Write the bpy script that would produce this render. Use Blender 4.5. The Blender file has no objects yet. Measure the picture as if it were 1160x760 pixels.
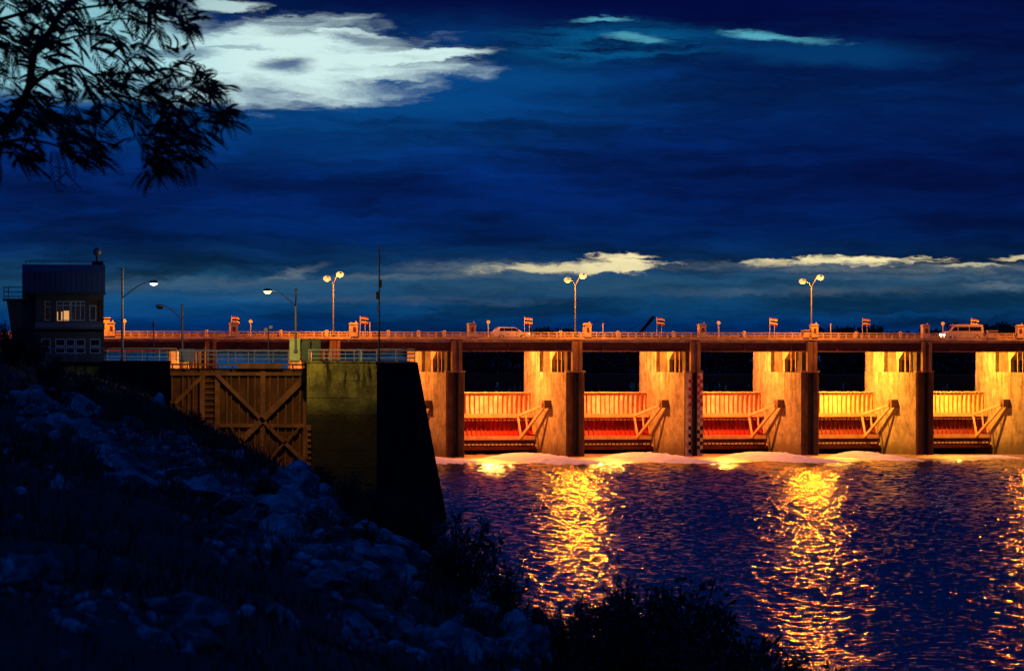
import bpy, math, random
import numpy as np
from mathutils import Vector, Matrix, noise as mnoise

C = bpy.context.scene.collection
SC = bpy.context.scene
R = math.radians
rnd = random.Random(7)

# ------------------------------------------------------------------ camera
F, CX, HY, HCAM = 5300.0, 580.0, 385.0, 14.0
cam_d = bpy.data.cameras.new('camera')
cam = bpy.data.objects.new('camera', cam_d); C.objects.link(cam)
cam.location = (0, 0, HCAM)
cam.rotation_euler = (R(90), R(-0.12), 0)
cam_d.sensor_width = 36; cam_d.lens = 36 * F / 1160
cam_d.shift_y = 5 / 1160
cam_d.clip_start = 0.5; cam_d.clip_end = 20000
cam_d.dof.use_dof = True; cam_d.dof.focus_distance = 520; cam_d.dof.aperture_fstop = 6.3
SC.camera = cam

# ------------------------------------------------------------------ node helpers
class E:
    """a socket with arithmetic"""
    def __init__(s, nt, k): s.nt = nt; s.k = k
    def _m(s, op, a, b=None, c=None, clamp=False):
        n = s.nt.nodes.new('ShaderNodeMath'); n.operation = op; n.use_clamp = clamp
        for i, q in enumerate((a, b, c)):
            if q is None: continue
            if isinstance(q, E): s.nt.links.new(q.k, n.inputs[i])
            else: n.inputs[i].default_value = q
        return E(s.nt, n.outputs[0])
    def __add__(s, o): return s._m('ADD', s, o)
    __radd__ = __add__
    def __mul__(s, o): return s._m('MULTIPLY', s, o)
    __rmul__ = __mul__
    def __sub__(s, o): return s._m('SUBTRACT', s, o)
    def __rsub__(s, o): return s._m('SUBTRACT', o, s)
    def __truediv__(s, o): return s._m('DIVIDE', s, o)
    def sqrt(s): return s._m('SQRT', s)
    def pow(s, p): return s._m('POWER', s, p)
    def max(s, o): return s._m('MAXIMUM', s, o)
    def min(s, o): return s._m('MINIMUM', s, o)
    def step(s, a, b, o0=0.0, o1=1.0):
        n = s.nt.nodes.new('ShaderNodeMapRange'); n.interpolation_type = 'SMOOTHSTEP'
        s.nt.links.new(s.k, n.inputs[0])
        for i, q in zip((1, 2, 3, 4), (a, b, o0, o1)): n.inputs[i].default_value = q
        return E(s.nt, n.outputs[0])
def vec(nt, x, y, z=0.0):
    n = nt.nodes.new('ShaderNodeCombineXYZ')
    for i, q in enumerate((x, y, z)):
        if isinstance(q, E): nt.links.new(q.k, n.inputs[i])
        else: n.inputs[i].default_value = q
    return n.outputs[0]
def noise(nt, v, scale=1.0, detail=4.0, rough=0.55, dist=0.0, typ=None):
    n = nt.nodes.new('ShaderNodeTexNoise'); n.inputs['Scale'].default_value = scale
    n.inputs['Detail'].default_value = detail; n.inputs['Roughness'].default_value = rough
    n.inputs['Distortion'].default_value = dist
    if v is not None: nt.links.new(v, n.inputs['Vector'])
    return E(nt, n.outputs[0])
def mixc(nt, f, a, b, mode='MIX'):
    n = nt.nodes.new('ShaderNodeMix'); n.data_type = 'RGBA'; n.blend_type = mode
    if isinstance(f, E): nt.links.new(f.k, n.inputs[0])
    else: n.inputs[0].default_value = f
    for i, q in ((6, a), (7, b)):
        if isinstance(q, (tuple, list)): n.inputs[i].default_value = (*q[:3], 1)
        else: nt.links.new(q, n.inputs[i])
    return n.outputs[2]
def lin(r, g, b):
    f = lambda c: (c / 255 / 12.92) if c / 255 <= .04045 else ((c / 255 + .055) / 1.055) ** 2.4
    return (f(r), f(g), f(b))

# ------------------------------------------------------------------ world: dusk sky with cloud banks
W = bpy.data.worlds.new('World'); SC.world = W; W.use_nodes = True
nt = W.node_tree; nt.nodes.clear()
tc = nt.nodes.new('ShaderNodeTexCoord'); sep = nt.nodes.new('ShaderNodeSeparateXYZ')
nt.links.new(tc.outputs['Generated'], sep.inputs[0])
dx, dy, dz = (E(nt, sep.outputs[i]) for i in range(3))
az = dx._m('ARCTAN2', dx, dy)
el = dz._m('ARCTAN2', dz, (dx * dx + dy * dy).sqrt())
# X to the right and Y downward, both in angle units of 1/5300 rad
X = az * F + CX
Y = (el * -F) + HY
wob1 = noise(nt, vec(nt, X / 150.0, Y / 34.0, 3.1), 1, 7, .6) - 0.5
wob2 = noise(nt, vec(nt, X / 36.0, Y / 11.0, 8.3), 1, 5, .6) - 0.5
wob4 = noise(nt, vec(nt, X / 13.0, Y / 4.5, 13.3), 1, 5, .65) - 0.5
wob3 = noise(nt, vec(nt, X / 120.0, Y / 30.0, 21.3), 1, 6, .6) - 0.5
XX = X + wob3 * 90.0 + wob2 * 30.0 + wob4 * 14.0
YY = Y + wob1 * 34.0 + wob2 * 14.0 + wob4 * 6.0
def raw_ell(cx, cy, rx, ry, rot=0.0, x=None, y=None):
    x = XX if x is None else x; y = YY if y is None else y
    if rot: y = y - (x - cx) * rot
    a = (x - cx) / rx; b = (y - cy) / ry
    return 1.0 - (a * a + b * b).sqrt()
def ell(cx, cy, rx, ry, s0=1.25, s1=0.75, rot=0.0, x=None, y=None):
    x = XX if x is None else x; y = YY if y is None else y
    if rot:
        y = y - (x - cx) * rot
    a = (x - cx) / rx; b = (y - cy) / ry
    return (a * a + b * b).sqrt().step(s0, s1)
ramp = nt.nodes.new('ShaderNodeValToRGB'); cr = ramp.color_ramp
nt.links.new((YY / 420.0).k, ramp.inputs[0])
stops = [(-20, (0, 20, 76)), (40, (0, 30, 88)), (105, (0, 44, 104)), (170, (0, 36, 100)), (225, (0, 31, 92)), (270, (0, 32, 84)),
         (296, (8, 46, 86)), (318, (22, 66, 100)), (345, (10, 60, 102)), (366, (0, 44, 98)), (384, (2, 36, 84)), (405, (2, 24, 60))]
while len(cr.elements) < len(stops): cr.elements.new(0.5)
for e, (p, c) in zip(cr.elements, stops):
    e.position = max(0, p / 420.0); e.color = (*lin(*c), 1)
col = ramp.outputs[0]
# broad streaky cloud structure
n1 = noise(nt, vec(nt, XX / 300.0, YY / 38.0, 1.7), 1, 8, .62, 0.3)
n2 = noise(nt, vec(nt, XX / 110.0, YY / 12.0, 5.7), 1, 6, .6, 0.2)
amp = n1.step(.3, .72, .50, 1.5) * n2.step(.25, .75, .80, 1.22)
vm = nt.nodes.new('ShaderNodeVectorMath'); vm.operation = 'SCALE'
nt.links.new(col, vm.inputs[0]); nt.links.new(amp.k, vm.inputs[3]); col = vm.outputs[0]
# dark deck of cloud in the upper right, tealer air on the left
dk = X.step(520, 1100) * Y.step(330, 170)
col = mixc(nt, dk * 0.62, col, lin(0, 4, 50))
dk2 = ell(640, 6, 330, 34, 1.3, .6)
col = mixc(nt, dk2 * 0.75, col, lin(0, 8, 62))
# teal glow around the gap
halo = ell(350, 100, 340, 78, 1.5, .2)
col = mixc(nt, halo * n1.step(.3, .65, .25, .85), col, lin(4, 72, 132))
tl = ell(700, 50, 150, 26, 1.3, .3); col = mixc(nt, tl * n2.step(.35, .65) * .7, col, lin(4, 96, 150))
tl = ell(930, 60, 150, 18, 1.3, .3, .02); col = mixc(nt, tl * .62, col, lin(3, 66, 122))
tl = ell(600, 85, 100, 18, 1.3, .3); col = mixc(nt, tl * .4, col, lin(3, 70, 126))
# big bright gap
fr = (noise(nt, vec(nt, XX / 85.0, YY / 15.0, 31.0), 1, 6, .56) - .5) * 1.7
g = (raw_ell(288, 70, 198, 42, .02) + fr * .8).step(-.38, .50).max(ell(60, 50, 180, 62, 1.2, .7) * .8).max(ell(455, 66, 92, 10, 1.2, .7, -.04)).max(ell(395, 42, 60, 7, 1.2, .7, .1)).max(ell(260, 6, 46, 7, 1.3, .6) * .75)
notch = (ell(322, 76, 28, 10, 1.7, .2) * .85).max(ell(420, 45, 62, 6, 1.4, .4, .08) * .7).max(ell(190, 62, 50, 8, 1.4, .5) * .6).max(ell(230, 32, 46, 8, 1.3, .5) * .6).max(ell(250, 54, 46, 3, 1.4, .5) * .4)
n3 = noise(nt, vec(nt, XX / 60.0, YY / 9.0, 9.9), 1, 6, .6)
gm = g * (1.0 - notch) * n3.step(.22, .5, .72, 1.0)
col = mixc(nt, gm, col, mixc(nt, X.step(120, 300), lin(150, 212, 222), lin(208, 238, 236)))
# small streaks
x2_ = X + wob2 * 40.0 + wob4 * 12.0; y2_ = Y + wob2 * 12.0 + wob4 * 5.0
fr3 = (noise(nt, vec(nt, X / 30.0, Y / 5.0, 47.0), 1, 8, .66) - .5) * 1.8
for (cx, cy, rx, ry, rot, st) in ((680, 23, 26, 2.4, -.03, .9), (718, 43, 26, 3.2, .05, .75), (860, 42, 34, 3.6, .10, .95), (905, 46, 40, 3.2, .05, .5)):
    col = mixc(nt, (raw_ell(cx, cy, rx * 1.25, ry * 1.35, rot, x2_, y2_) + fr3).step(-.35, .8) * st * .8, col, lin(90, 185, 205))
# low warm strip above the barrage
x2 = X + wob2 * 40.0 + wob4 * 12.0; y2 = Y + wob2 * 16.0 + wob4 * 7.0 + wob1 * 7.0
fr2 = (noise(nt, vec(nt, XX / 40.0, YY / 6.0, 17.0), 1, 7, .6) - .5) * 2.2
w = (raw_ell(640, 302, 104, 7.5, -.03, x2, y2) + fr2).step(-.15, .7).max((raw_ell(706, 299, 38, 12, 0, x2, y2) + fr2).step(-.1, .6)).max(ell(700, 289, 36, 3, 1.3, .6, 0, x2, y2))
w = w.max((raw_ell(955, 295, 112, 5.2, -.012, x2, y2) + fr2).step(-.15, .7)).max(ell(1100, 301, 34, 2.6, 1.4, .5, 0, x2, y2) * .8).max(ell(1150, 292, 26, 3, 1.4, .5, 0, x2, y2) * .7)
col = mixc(nt, w * (n3.step(.25, .5, .6, 1.0)), col, lin(248, 232, 176))
gry = ell(1000, 303, 220, 5, 1.8, .2, .01, x2, y2).max(ell(1060, 314, 160, 3, 1.9, .1, .015, x2, y2) * .6).max(ell(900, 330, 120, 4, 1.9, .1, -.02, x2, y2) * .4).max(ell(450, 340, 140, 4, 1.9, .1, .01, x2, y2) * .25).max(ell(140, 325, 60, 5, 1.9, .1, 0, x2, y2) * .4).max(ell(1130, 323, 40, 5, 1.5, .4, 0, x2, y2)).max(ell(330, 310, 30, 5, 1.7, .3, -.25, x2, y2)).max(ell(480, 314, 130, 4, 1.8, .2, -.03, x2, y2) * .7).max(ell(230, 322, 90, 5, 1.8, .2, 0, x2, y2) * .4).max(ell(560, 306, 90, 9, 1.8, .2, 0, x2, y2) * .8)
col = mixc(nt, gry * n3.step(.3, .65, .15, .8), col, lin(108, 122, 130))
gr2 = ell(640, 322, 260, 14, 1.5, .2, 0, x2, y2).max(ell(1050, 320, 160, 14, 1.5, .2, 0, x2, y2)).max(ell(300, 325, 220, 12, 1.5, .2, 0, x2, y2))
col = mixc(nt, gr2 * n2.step(.3, .7, .15, .7), col, lin(46, 84, 114))
# sky overhead and behind the viewer: brighter blue twilight
hi = el.step(R(4.6), R(38))
col = mixc(nt, hi, col, (0.0, 0.032, 0.24))
beh = dy.step(.25, -.35)
col = mixc(nt, beh * .42, col, (0.0, 0.002, 0.016))
# clear dusk sky behind everything, very weak at this hour
sky = nt.nodes.new('ShaderNodeTexSky'); sky.sky_type = 'NISHITA'; sky.sun_disc = False
sky.sun_elevation = R(-4); sky.sun_rotation = R(-8)
va = nt.nodes.new('ShaderNodeVectorMath'); va.operation = 'SCALE'; nt.links.new(sky.outputs[0], va.inputs[0]); va.inputs[3].default_value = 0.003
vb = nt.nodes.new('ShaderNodeVectorMath'); vb.operation = 'ADD'; nt.links.new(col, vb.inputs[0]); nt.links.new(va.outputs[0], vb.inputs[1])
bg = nt.nodes.new('ShaderNodeBackground'); nt.links.new(vb.outputs[0], bg.inputs[0]); bg.inputs[1].default_value = 1.0
wo = nt.nodes.new('ShaderNodeOutputWorld'); nt.links.new(bg.outputs[0], wo.inputs[0])

SC.view_settings.view_transform = 'Standard'; SC.view_settings.look = 'None'
SC.view_settings.exposure = 0.0; SC.view_settings.gamma = 1.0; SC.view_settings.use_curve_mapping = False
SC.cycles.sample_clamp_indirect = 4.0
SC.cycles.caustics_reflective = False; SC.cycles.caustics_refractive = False
SC.cycles.use_light_tree = True
SODIUM = (1.0, 0.225, 0.006)
P_BAY, P_ROAD, P_LOCK, P_WHITE = 18500.0, 9500.0, 2300.0, 120.0

# ------------------------------------------------------------------ mesh helpers
class MB:
    def __init__(s): s.v = []; s.f = []; s.m = []
    def add(s, vs, fs, mi=0):
        o = len(s.v); s.v += [tuple(p) for p in vs]; s.f += [tuple(i + o for i in f) for f in fs]; s.m += [mi] * len(fs)
    def box(s, x0, x1, y0, y1, z0, z1, mi=0):
        s.add([(x0, y0, z0), (x1, y0, z0), (x1, y1, z0), (x0, y1, z0), (x0, y0, z1), (x1, y0, z1), (x1, y1, z1), (x0, y1, z1)],
              [(0, 3, 2, 1), (4, 5, 6, 7), (0, 1, 5, 4), (1, 2, 6, 5), (2, 3, 7, 6), (3, 0, 4, 7)], mi)
    def beam(s, a, b, w, h=None, mi=0, up=(0, 0, 1)):
        h = w if h is None else h
        a = Vector(a); b = Vector(b); d = (b - a).normalized(); u = Vector(up)
        if abs(d.dot(u)) > .98: u = Vector((0, 1, 0))
        x = d.cross(u).normalized(); y = x.cross(d).normalized()
        vs = []
        for p in (a, b):
            for sx, sy in ((-1, -1), (1, -1), (1, 1), (-1, 1)): vs.append(p + x * sx * w / 2 + y * sy * h / 2)
        s.add(vs, [(3, 2, 1, 0), (4, 5, 6, 7), (0, 1, 5, 4), (1, 2, 6, 5), (2, 3, 7, 6), (3, 0, 4, 7)], mi)
    def tube(s, pts, rad, n=8, mi=0):
        pts = [Vector(p) for p in pts]; rad = rad if isinstance(rad, (list, tuple)) else [rad] * len(pts)
        vs = []; fs = []
        for i, p in enumerate(pts):
            d = (pts[min(i + 1, len(pts) - 1)] - pts[max(i - 1, 0)])
            d = d.normalized() if d.length > 1e-9 else Vector((0, 0, 1))
            u = Vector((0, 0, 1)) if abs(d.z) < .9 else Vector((1, 0, 0))
            x = d.cross(u).normalized(); y = x.cross(d)
            for k in range(n):
                a = 2 * math.pi * k / n; vs.append(p + x * math.cos(a) * rad[i] + y * math.sin(a) * rad[i])
        for i in range(len(pts) - 1):
            for k in range(n):
                k2 = (k + 1) % n; fs.append((i * n + k, i * n + k2, (i + 1) * n + k2, (i + 1) * n + k))
        fs.append(tuple(range(n))[::-1]); fs.append(tuple((len(pts) - 1) * n + k for k in range(n)))
        s.add(vs, fs, mi)
    def ball(s, c, r, sz=1.0, n=10, mi=0, sx=1.0, sy=1.0):
        c = Vector(c); vs = [c + Vector((0, 0, -r * sz))]; fs = []; m = n // 2
        for i in range(1, m):
            t = -math.pi / 2 + math.pi * i / m
            for k in range(n):
                a = 2 * math.pi * k / n
                vs.append(c + Vector((r * sx * math.cos(t) * math.cos(a), r * sy * math.cos(t) * math.sin(a), r * sz * math.sin(t))))
        vs.append(c + Vector((0, 0, r * sz))); L = len(vs) - 1
        for k in range(n):
            k2 = (k + 1) % n
            fs.append((0, 1 + k2, 1 + k)); fs.append((L, 1 + (m - 2) * n + k, 1 + (m - 2) * n + k2))
            for i in range(m - 2): fs.append((1 + i * n + k, 1 + i * n + k2, 1 + (i + 1) * n + k2, 1 + (i + 1) * n + k))
        s.add(vs, fs, mi)
    def prism(s, poly, t0, t1, axis='y', mi=0):
        n = len(poly)
        def q(p, t): return (p[0], t, p[1]) if axis == 'y' else ((t, p[0], p[1]) if axis == 'x' else (p[0], p[1], t))
        vs = [q(p, t0) for p in poly] + [q(p, t1) for p in poly]
        fs = [tuple(range(n)), tuple(range(2 * n - 1, n - 1, -1))] + [(i, i + n, (i + 1) % n + n, (i + 1) % n) for i in range(n)]
        s.add(vs, fs, mi)
    def build(s, name, mats, parent=None, smooth=False, bevel=0.0):
        me = bpy.data.meshes.new(name); me.from_pydata(s.v, [], s.f)
        mats = mats if isinstance(mats, (list, tuple)) else [mats]
        for m in mats: me.materials.append(m)
        if len(mats) > 1: me.polygons.foreach_set('material_index', s.m)
        if smooth: me.polygons.foreach_set('use_smooth', [True] * len(me.polygons))
        import bmesh
        bm = bmesh.new(); bm.from_mesh(me); bmesh.ops.recalc_face_normals(bm, faces=bm.faces)
        bm.to_mesh(me); bm.free(); me.update()
        o = bpy.data.objects.new(name, me); C.objects.link(o)
        if bevel:
            b = o.modifiers.new('bevel', 'BEVEL'); b.width = bevel; b.segments = 2; b.limit_method = 'ANGLE'
        if parent is not None: o.parent = parent
        return o
def raw(name, verts, faces, mats, parent=None, smooth=False):
    me = bpy.data.meshes.new(name); me.from_pydata(verts, [], faces)
    for m in (mats if isinstance(mats, (list, tuple)) else [mats]): me.materials.append(m)
    if smooth: me.polygons.foreach_set('use_smooth', [True] * len(me.polygons))
    o = bpy.data.objects.new(name, me); C.objects.link(o)
    if parent is not None: o.parent = parent
    return o
def tag(o, label=None, cat=None, group=None, kind=None):
    if label: o['label'] = label
    if cat: o['category'] = cat
    if group: o['group'] = group
    if kind: o['kind'] = kind
    return o
def thing(name, label, cat, loc=(0, 0, 0), rz=0.0, group=None):
    o = bpy.data.objects.new(name, None); C.objects.link(o); o.empty_display_size = .3
    o.location = loc; o.rotation_euler = (0, 0, rz)
    return tag(o, label, cat, group)
def copy_tree(o, parent=None):
    c = o.copy(); C.objects.link(c); c.parent = parent
    for ch in list(o.children): copy_tree(ch, c)
    return c
def lamp(name, loc, power, color, radius, parent):
    l = bpy.data.lights.new(name, 'POINT'); l.energy = power; l.color = color; l.shadow_soft_size = radius
    o = bpy.data.objects.new(name, l); C.objects.link(o); o.location = loc; o.parent = parent
    return o

def spot(name, loc, target, power, color, radius, ang, blend, parent):
    l = bpy.data.lights.new(name, 'SPOT'); l.energy = power; l.color = color; l.shadow_soft_size = radius; l.spot_size = R(ang); l.spot_blend = blend
    o = bpy.data.objects.new(name, l); C.objects.link(o); o.location = loc; o.parent = parent
    o.rotation_euler = (Vector(target) - Vector(loc)).to_track_quat('-Z', 'Y').to_euler(); return o
def P(px, py, d): return Vector(((px - CX) / F * d, d, HCAM - (py - HY) / F * d))

# dam frame: s along the crest to the right, b upstream, z up
TH = R(16.8)
A = Vector((math.cos(TH), math.sin(TH), 0)); B = Vector((-math.sin(TH), math.cos(TH), 0))
D0 = 562.0
O = Vector(((652.5 - CX) / F * D0, D0, 0))
PITCH = 15.02
def DP(s, b, z=0.0): return O + A * s + B * b + Vector((0, 0, z))
def s_at(px, b=0.0):
    t = (px - CX) / F; q = O + B * b
    return (t * q.y - q.x) / (A.x - t * A.y)

# ------------------------------------------------------------------ materials
def mat(name, color, rough=.8, metal=0.0, var=0.0, vscale=1.0, streak=False, bump=0.0, bscale=8.0, dark=None, spec=.3):
    m = bpy.data.materials.new(name); m.use_nodes = True; n = m.node_tree; p = n.nodes['Principled BSDF']
    p.inputs['Roughness'].default_value = rough; p.inputs['Metallic'].default_value = metal
    p.inputs['Specular IOR Level'].default_value = spec
    if var or bump:
        tcn = n.nodes.new('ShaderNodeTexCoord'); sp = n.nodes.new('ShaderNodeSeparateXYZ'); n.links.new(tcn.outputs['Object'], sp.inputs[0])
        x, y, z = (E(n, sp.outputs[i]) for i in range(3))
        geo = n.nodes.new('ShaderNodeObjectInfo')
        off = E(n, geo.outputs['Random']) * 40.0
    if var:
        d = dark if dark else tuple(c * .35 for c in color)
        v = vec(n, x + off, y, z)
        f = noise(n, v, vscale, 6, .65).step(.36, .62, 0, 1)
        c = mixc(n, f * var, color, d)
        if streak:
            f2 = noise(n, vec(n, (x + off) * 1.6, y * 1.6, z * .12), 1.0, 5, .6).step(.46, .66, 0, 1)
            zf = z.step(streak[0], streak[1], 0.25, 1)
            c = mixc(n, f2 * zf * .75, c, d)
        n.links.new(c, p.inputs['Base Color'])
    else: p.inputs['Base Color'].default_value = (*color, 1)
    if bump:
        bn = n.nodes.new('ShaderNodeBump'); bn.inputs['Strength'].default_value = 1; bn.inputs['Distance'].default_value = bump
        n.links.new(noise(n, vec(n, x, y, z), bscale, 5, .6).k, bn.inputs['Height']); n.links.new(bn.outputs[0], p.inputs['Normal'])
    return m
def emit(name, color, strength):
    m = bpy.data.materials.new(name); m.use_nodes = True; p = m.node_tree.nodes['Principled BSDF']
    p.inputs['Base Color'].default_value = (0, 0, 0, 1); p.inputs['Emission Color'].default_value = (*color, 1); p.inputs['Emission Strength'].default_value = strength
    return m

# board-marked, weathered concrete of the piers
def pier_concrete():
    m = bpy.data.materials.new('pier_concrete'); m.use_nodes = True; n = m.node_tree; p = n.nodes['Principled BSDF']
    p.inputs['Roughness'].default_value = .85; p.inputs['Specular IOR Level'].default_value = .2
    tcn = n.nodes.new('ShaderNodeTexCoord'); sp = n.nodes.new('ShaderNodeSeparateXYZ'); n.links.new(tcn.outputs['Object'], sp.inputs[0])
    x, y, z = (E(n, sp.outputs[i]) for i in range(3))
    off = E(n, n.nodes.new('ShaderNodeObjectInfo').outputs['Random']) * 50.0
    big = noise(n, vec(n, x, y + off, z), .6, 9, .75).step(.35, .68)
    c = mixc(n, big * .85, (.46, .41, .33), (.17, .13, .09))
    st = noise(n, vec(n, x * 1.1, y * 1.1 + off, z * .09), 1, 6, .65).step(.45, .62)
    c = mixc(n, st * z.step(4.5, 10.0, .0, .8) * big.step(0, 1, .6, 1) * .9, c, (.10, .07, .045))
    st2 = noise(n, vec(n, x * 4.0, y * 2.6 + off, z * .25), 1, 5, .6).step(.54, .66)
    c = mixc(n, st2 * z.step(6.0, 10.0, .0, .9), c, (.07, .055, .04))
    wet = (z + noise(n, vec(n, x, y + off, z), .8, 4, .6) * 1.6).step(3.2, 1.0)
    med = noise(n, vec(n, x * 2, y * 2 + off, z * 1.3), 1, 7, .7).step(.5, .66)
    c = mixc(n, med * .5, c, (.13, .10, .07))
    c = mixc(n, wet * .8, c, (.13, .10, .065))
    ln = ((z / 1.2)._m('FRACT', z / 1.2)).step(.0, .03, 1, 0)
    c = mixc(n, ln * .5, c, (.12, .10, .08))
    n.links.new(c, p.inputs['Base Color'])
    bn = n.nodes.new('ShaderNodeBump'); bn.inputs['Distance'].default_value = .04
    n.links.new((noise(n, vec(n, x, y, z), 4, 6, .65) - ln * .3).k, bn.inputs['Height']); n.links.new(bn.outputs[0], p.inputs['Normal'])
    return m
M = {}
M['pier'] = pier_concrete()
M['nose'] = mat('nose_shade_concrete', (.14, .08, .05), .9, var=.7, vscale=.6, dark=(.05, .03, .02), streak=(0, 10), bump=.02)  # darker concrete for pier fronts, their shade put into the colour
M['conc'] = mat('pale_concrete', (.66, .54, .38), .85, var=.6, vscale=.9, bump=.01)
M['conc_dark'] = mat('dark_concrete', (.16, .14, .11), .9, var=.7, vscale=.7)
M['girder'] = mat('brown_girder_paint', (.16, .055, .03), .6, var=.6, vscale=.5, dark=(.06, .025, .015))
M['girder_edge'] = mat('girder_edge', (.32, .17, .10), .6, var=.5, vscale=.8)
M['post'] = mat('brown_column', (.30, .19, .12), .8, var=.6, vscale=.6, streak=(0, 14))
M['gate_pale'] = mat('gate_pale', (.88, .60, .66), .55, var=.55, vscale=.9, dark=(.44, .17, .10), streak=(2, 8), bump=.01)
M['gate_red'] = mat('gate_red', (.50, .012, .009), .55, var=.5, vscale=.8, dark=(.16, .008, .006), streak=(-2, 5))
M['gate_rib'] = mat('shaded_rib_paint', (.24, .05, .03), .55, var=.5, vscale=1.0, dark=(.30, .08, .04))  # red rib paint darkened, shadow lines of the ribs put into the colour
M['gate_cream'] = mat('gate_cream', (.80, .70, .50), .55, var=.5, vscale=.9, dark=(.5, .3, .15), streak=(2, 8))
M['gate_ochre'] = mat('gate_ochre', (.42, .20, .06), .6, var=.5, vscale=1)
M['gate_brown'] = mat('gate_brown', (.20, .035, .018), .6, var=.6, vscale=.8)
M['gate_red2'] = mat('gate_lower_rib', (.30, .009, .007), .55, var=.5, vscale=1.0)
M['gate_dark'] = mat('gate_dark', (.12, .02, .015), .6, var=.5, vscale=.9)
M['arm'] = mat('arm_paint', (.78, .52, .38), .5, var=.4, vscale=1.2, dark=(.35, .12, .07))
M['black'] = mat('black_steel', (.012, .012, .014), .6)
M['steel'] = mat('grey_steel', (.22, .22, .23), .45, metal=.4, var=.3, vscale=3)
M['rail'] = mat('pale_rail', (.74, .66, .55), .5, var=.4, vscale=1.5)
M['railw'] = mat('white_rail', (.50, .52, .55), .45, var=.5, vscale=1.2, dark=(.16, .12, .10))
M['white'] = mat('white_paint', (.78, .76, .72), .6, var=.25, vscale=2)
M['red'] = mat('red_paint', (.50, .03, .02), .6, var=.3, vscale=2)
M['blue'] = mat('blue_paint', (.02, .025, .16), .7)
M['blackp'] = mat('black_paint', (.012, .012, .012), .7)
M['asphalt'] = mat('asphalt', (.05, .05, .05), .9, var=.4, vscale=2, bump=.005)
M['roofblue'] = mat('blue_metal_sheet', (.07, .10, .19), .55, var=.35, vscale=.5)
M['wallg'] = mat('grey_render', (.22, .22, .24), .85, var=.4, vscale=.6, bump=.01)
M['wallb'] = mat('brown_render', (.13, .11, .09), .85, var=.4, vscale=.6, bump=.01)
M['frame'] = mat('window_frame_paint', (.70, .70, .70), .5)
M['bark'] = mat('bark', (.05, .035, .025), .9, var=.5, vscale=6, bump=.02)
M['stem'] = mat('dry_stem', (.06, .045, .03), .9)
M['cab'] = mat('green_cabinet', (.62, .70, .34), .5, var=.3, vscale=2)
M['cabg'] = mat('grey_green_cabinet', (.10, .13, .10), .5, var=.3, vscale=2)
M['silver'] = mat('silver_car_paint', (.72, .70, .66), .4)
M['vanp'] = mat('cream_van_paint', (.62, .54, .40), .4)
M['tyre'] = mat('tyre_rubber', (.015, .015, .015), .9)
M['glassd'] = mat('dark_glass', (.012, .015, .02), .08, spec=.5)
M['hoist'] = mat('rust_gate', (.24, .07, .022), .65, var=.7, vscale=.7, dark=(.08, .025, .012), streak=(3, 12), bump=.01)
M['hoist_frame'] = mat('rust_gate_frame', (.44, .15, .05), .6, var=.7, vscale=.8, dark=(.18, .06, .025))
def leafmat(name, c):
    m = mat(name, c, .6, var=.5, vscale=1.5, dark=tuple(q * .5 for q in c)); return m
M['leaf'] = leafmat('leaf_green', (.045, .075, .025))
M['leafd'] = leafmat('leaf_dark', (.03, .055, .02))
M['grass'] = leafmat('weed_green', (.06, .075, .03))

def mossy():
    m = bpy.data.materials.new('mossy_lock_wall'); m.use_nodes = True; n = m.node_tree; p = n.nodes['Principled BSDF']
    p.inputs['Roughness'].default_value = .9; p.inputs['Specular IOR Level'].default_value = .15
    tcn = n.nodes.new('ShaderNodeTexCoord'); sp = n.nodes.new('ShaderNodeSeparateXYZ'); n.links.new(tcn.outputs['Object'], sp.inputs[0])
    x, y, z = (E(n, sp.outputs[i]) for i in range(3))
    big = noise(n, vec(n, x, y, z), .6, 8, .7).step(.38, .62)
    c = mixc(n, big, (.36, .29, .07), (.14, .11, .035))
    st = noise(n, vec(n, x * 2.2, y * 2.2, z * .3), 1, 5, .65).step(.5, .62)
    c = mixc(n, st * z.step(8.8, 11.8), c, (.02, .018, .01))
    ln = ((z / 1.35)._m('FRACT', z / 1.35)).step(.0, .035, 1, 0) * noise(n, vec(n, x, y, z), 1.3, 3, .6).step(.42, .55)
    c = mixc(n, ln * .85, c, (.02, .018, .01))
    low = (z + noise(n, vec(n, x, y, z), .9, 5, .7) * 1.5).step(10.6, 8.4)
    c = mixc(n, low * .95, c, (.035, .022, .012))
    blot = noise(n, vec(n, x + 9.0, y, z * .8), 1.1, 6, .7).step(.6, .68)
    c = mixc(n, blot * .8, c, (.025, .022, .012))
    n.links.new(c, p.inputs['Base Color'])
    bn = n.nodes.new('ShaderNodeBump'); bn.inputs['Distance'].default_value = .05
    n.links.new((noise(n, vec(n, x, y, z), 3, 7, .65) - ln * .4).k, bn.inputs['Height']); n.links.new(bn.outputs[0], p.inputs['Normal'])
    return m
M['mossy'] = mossy()

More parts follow.
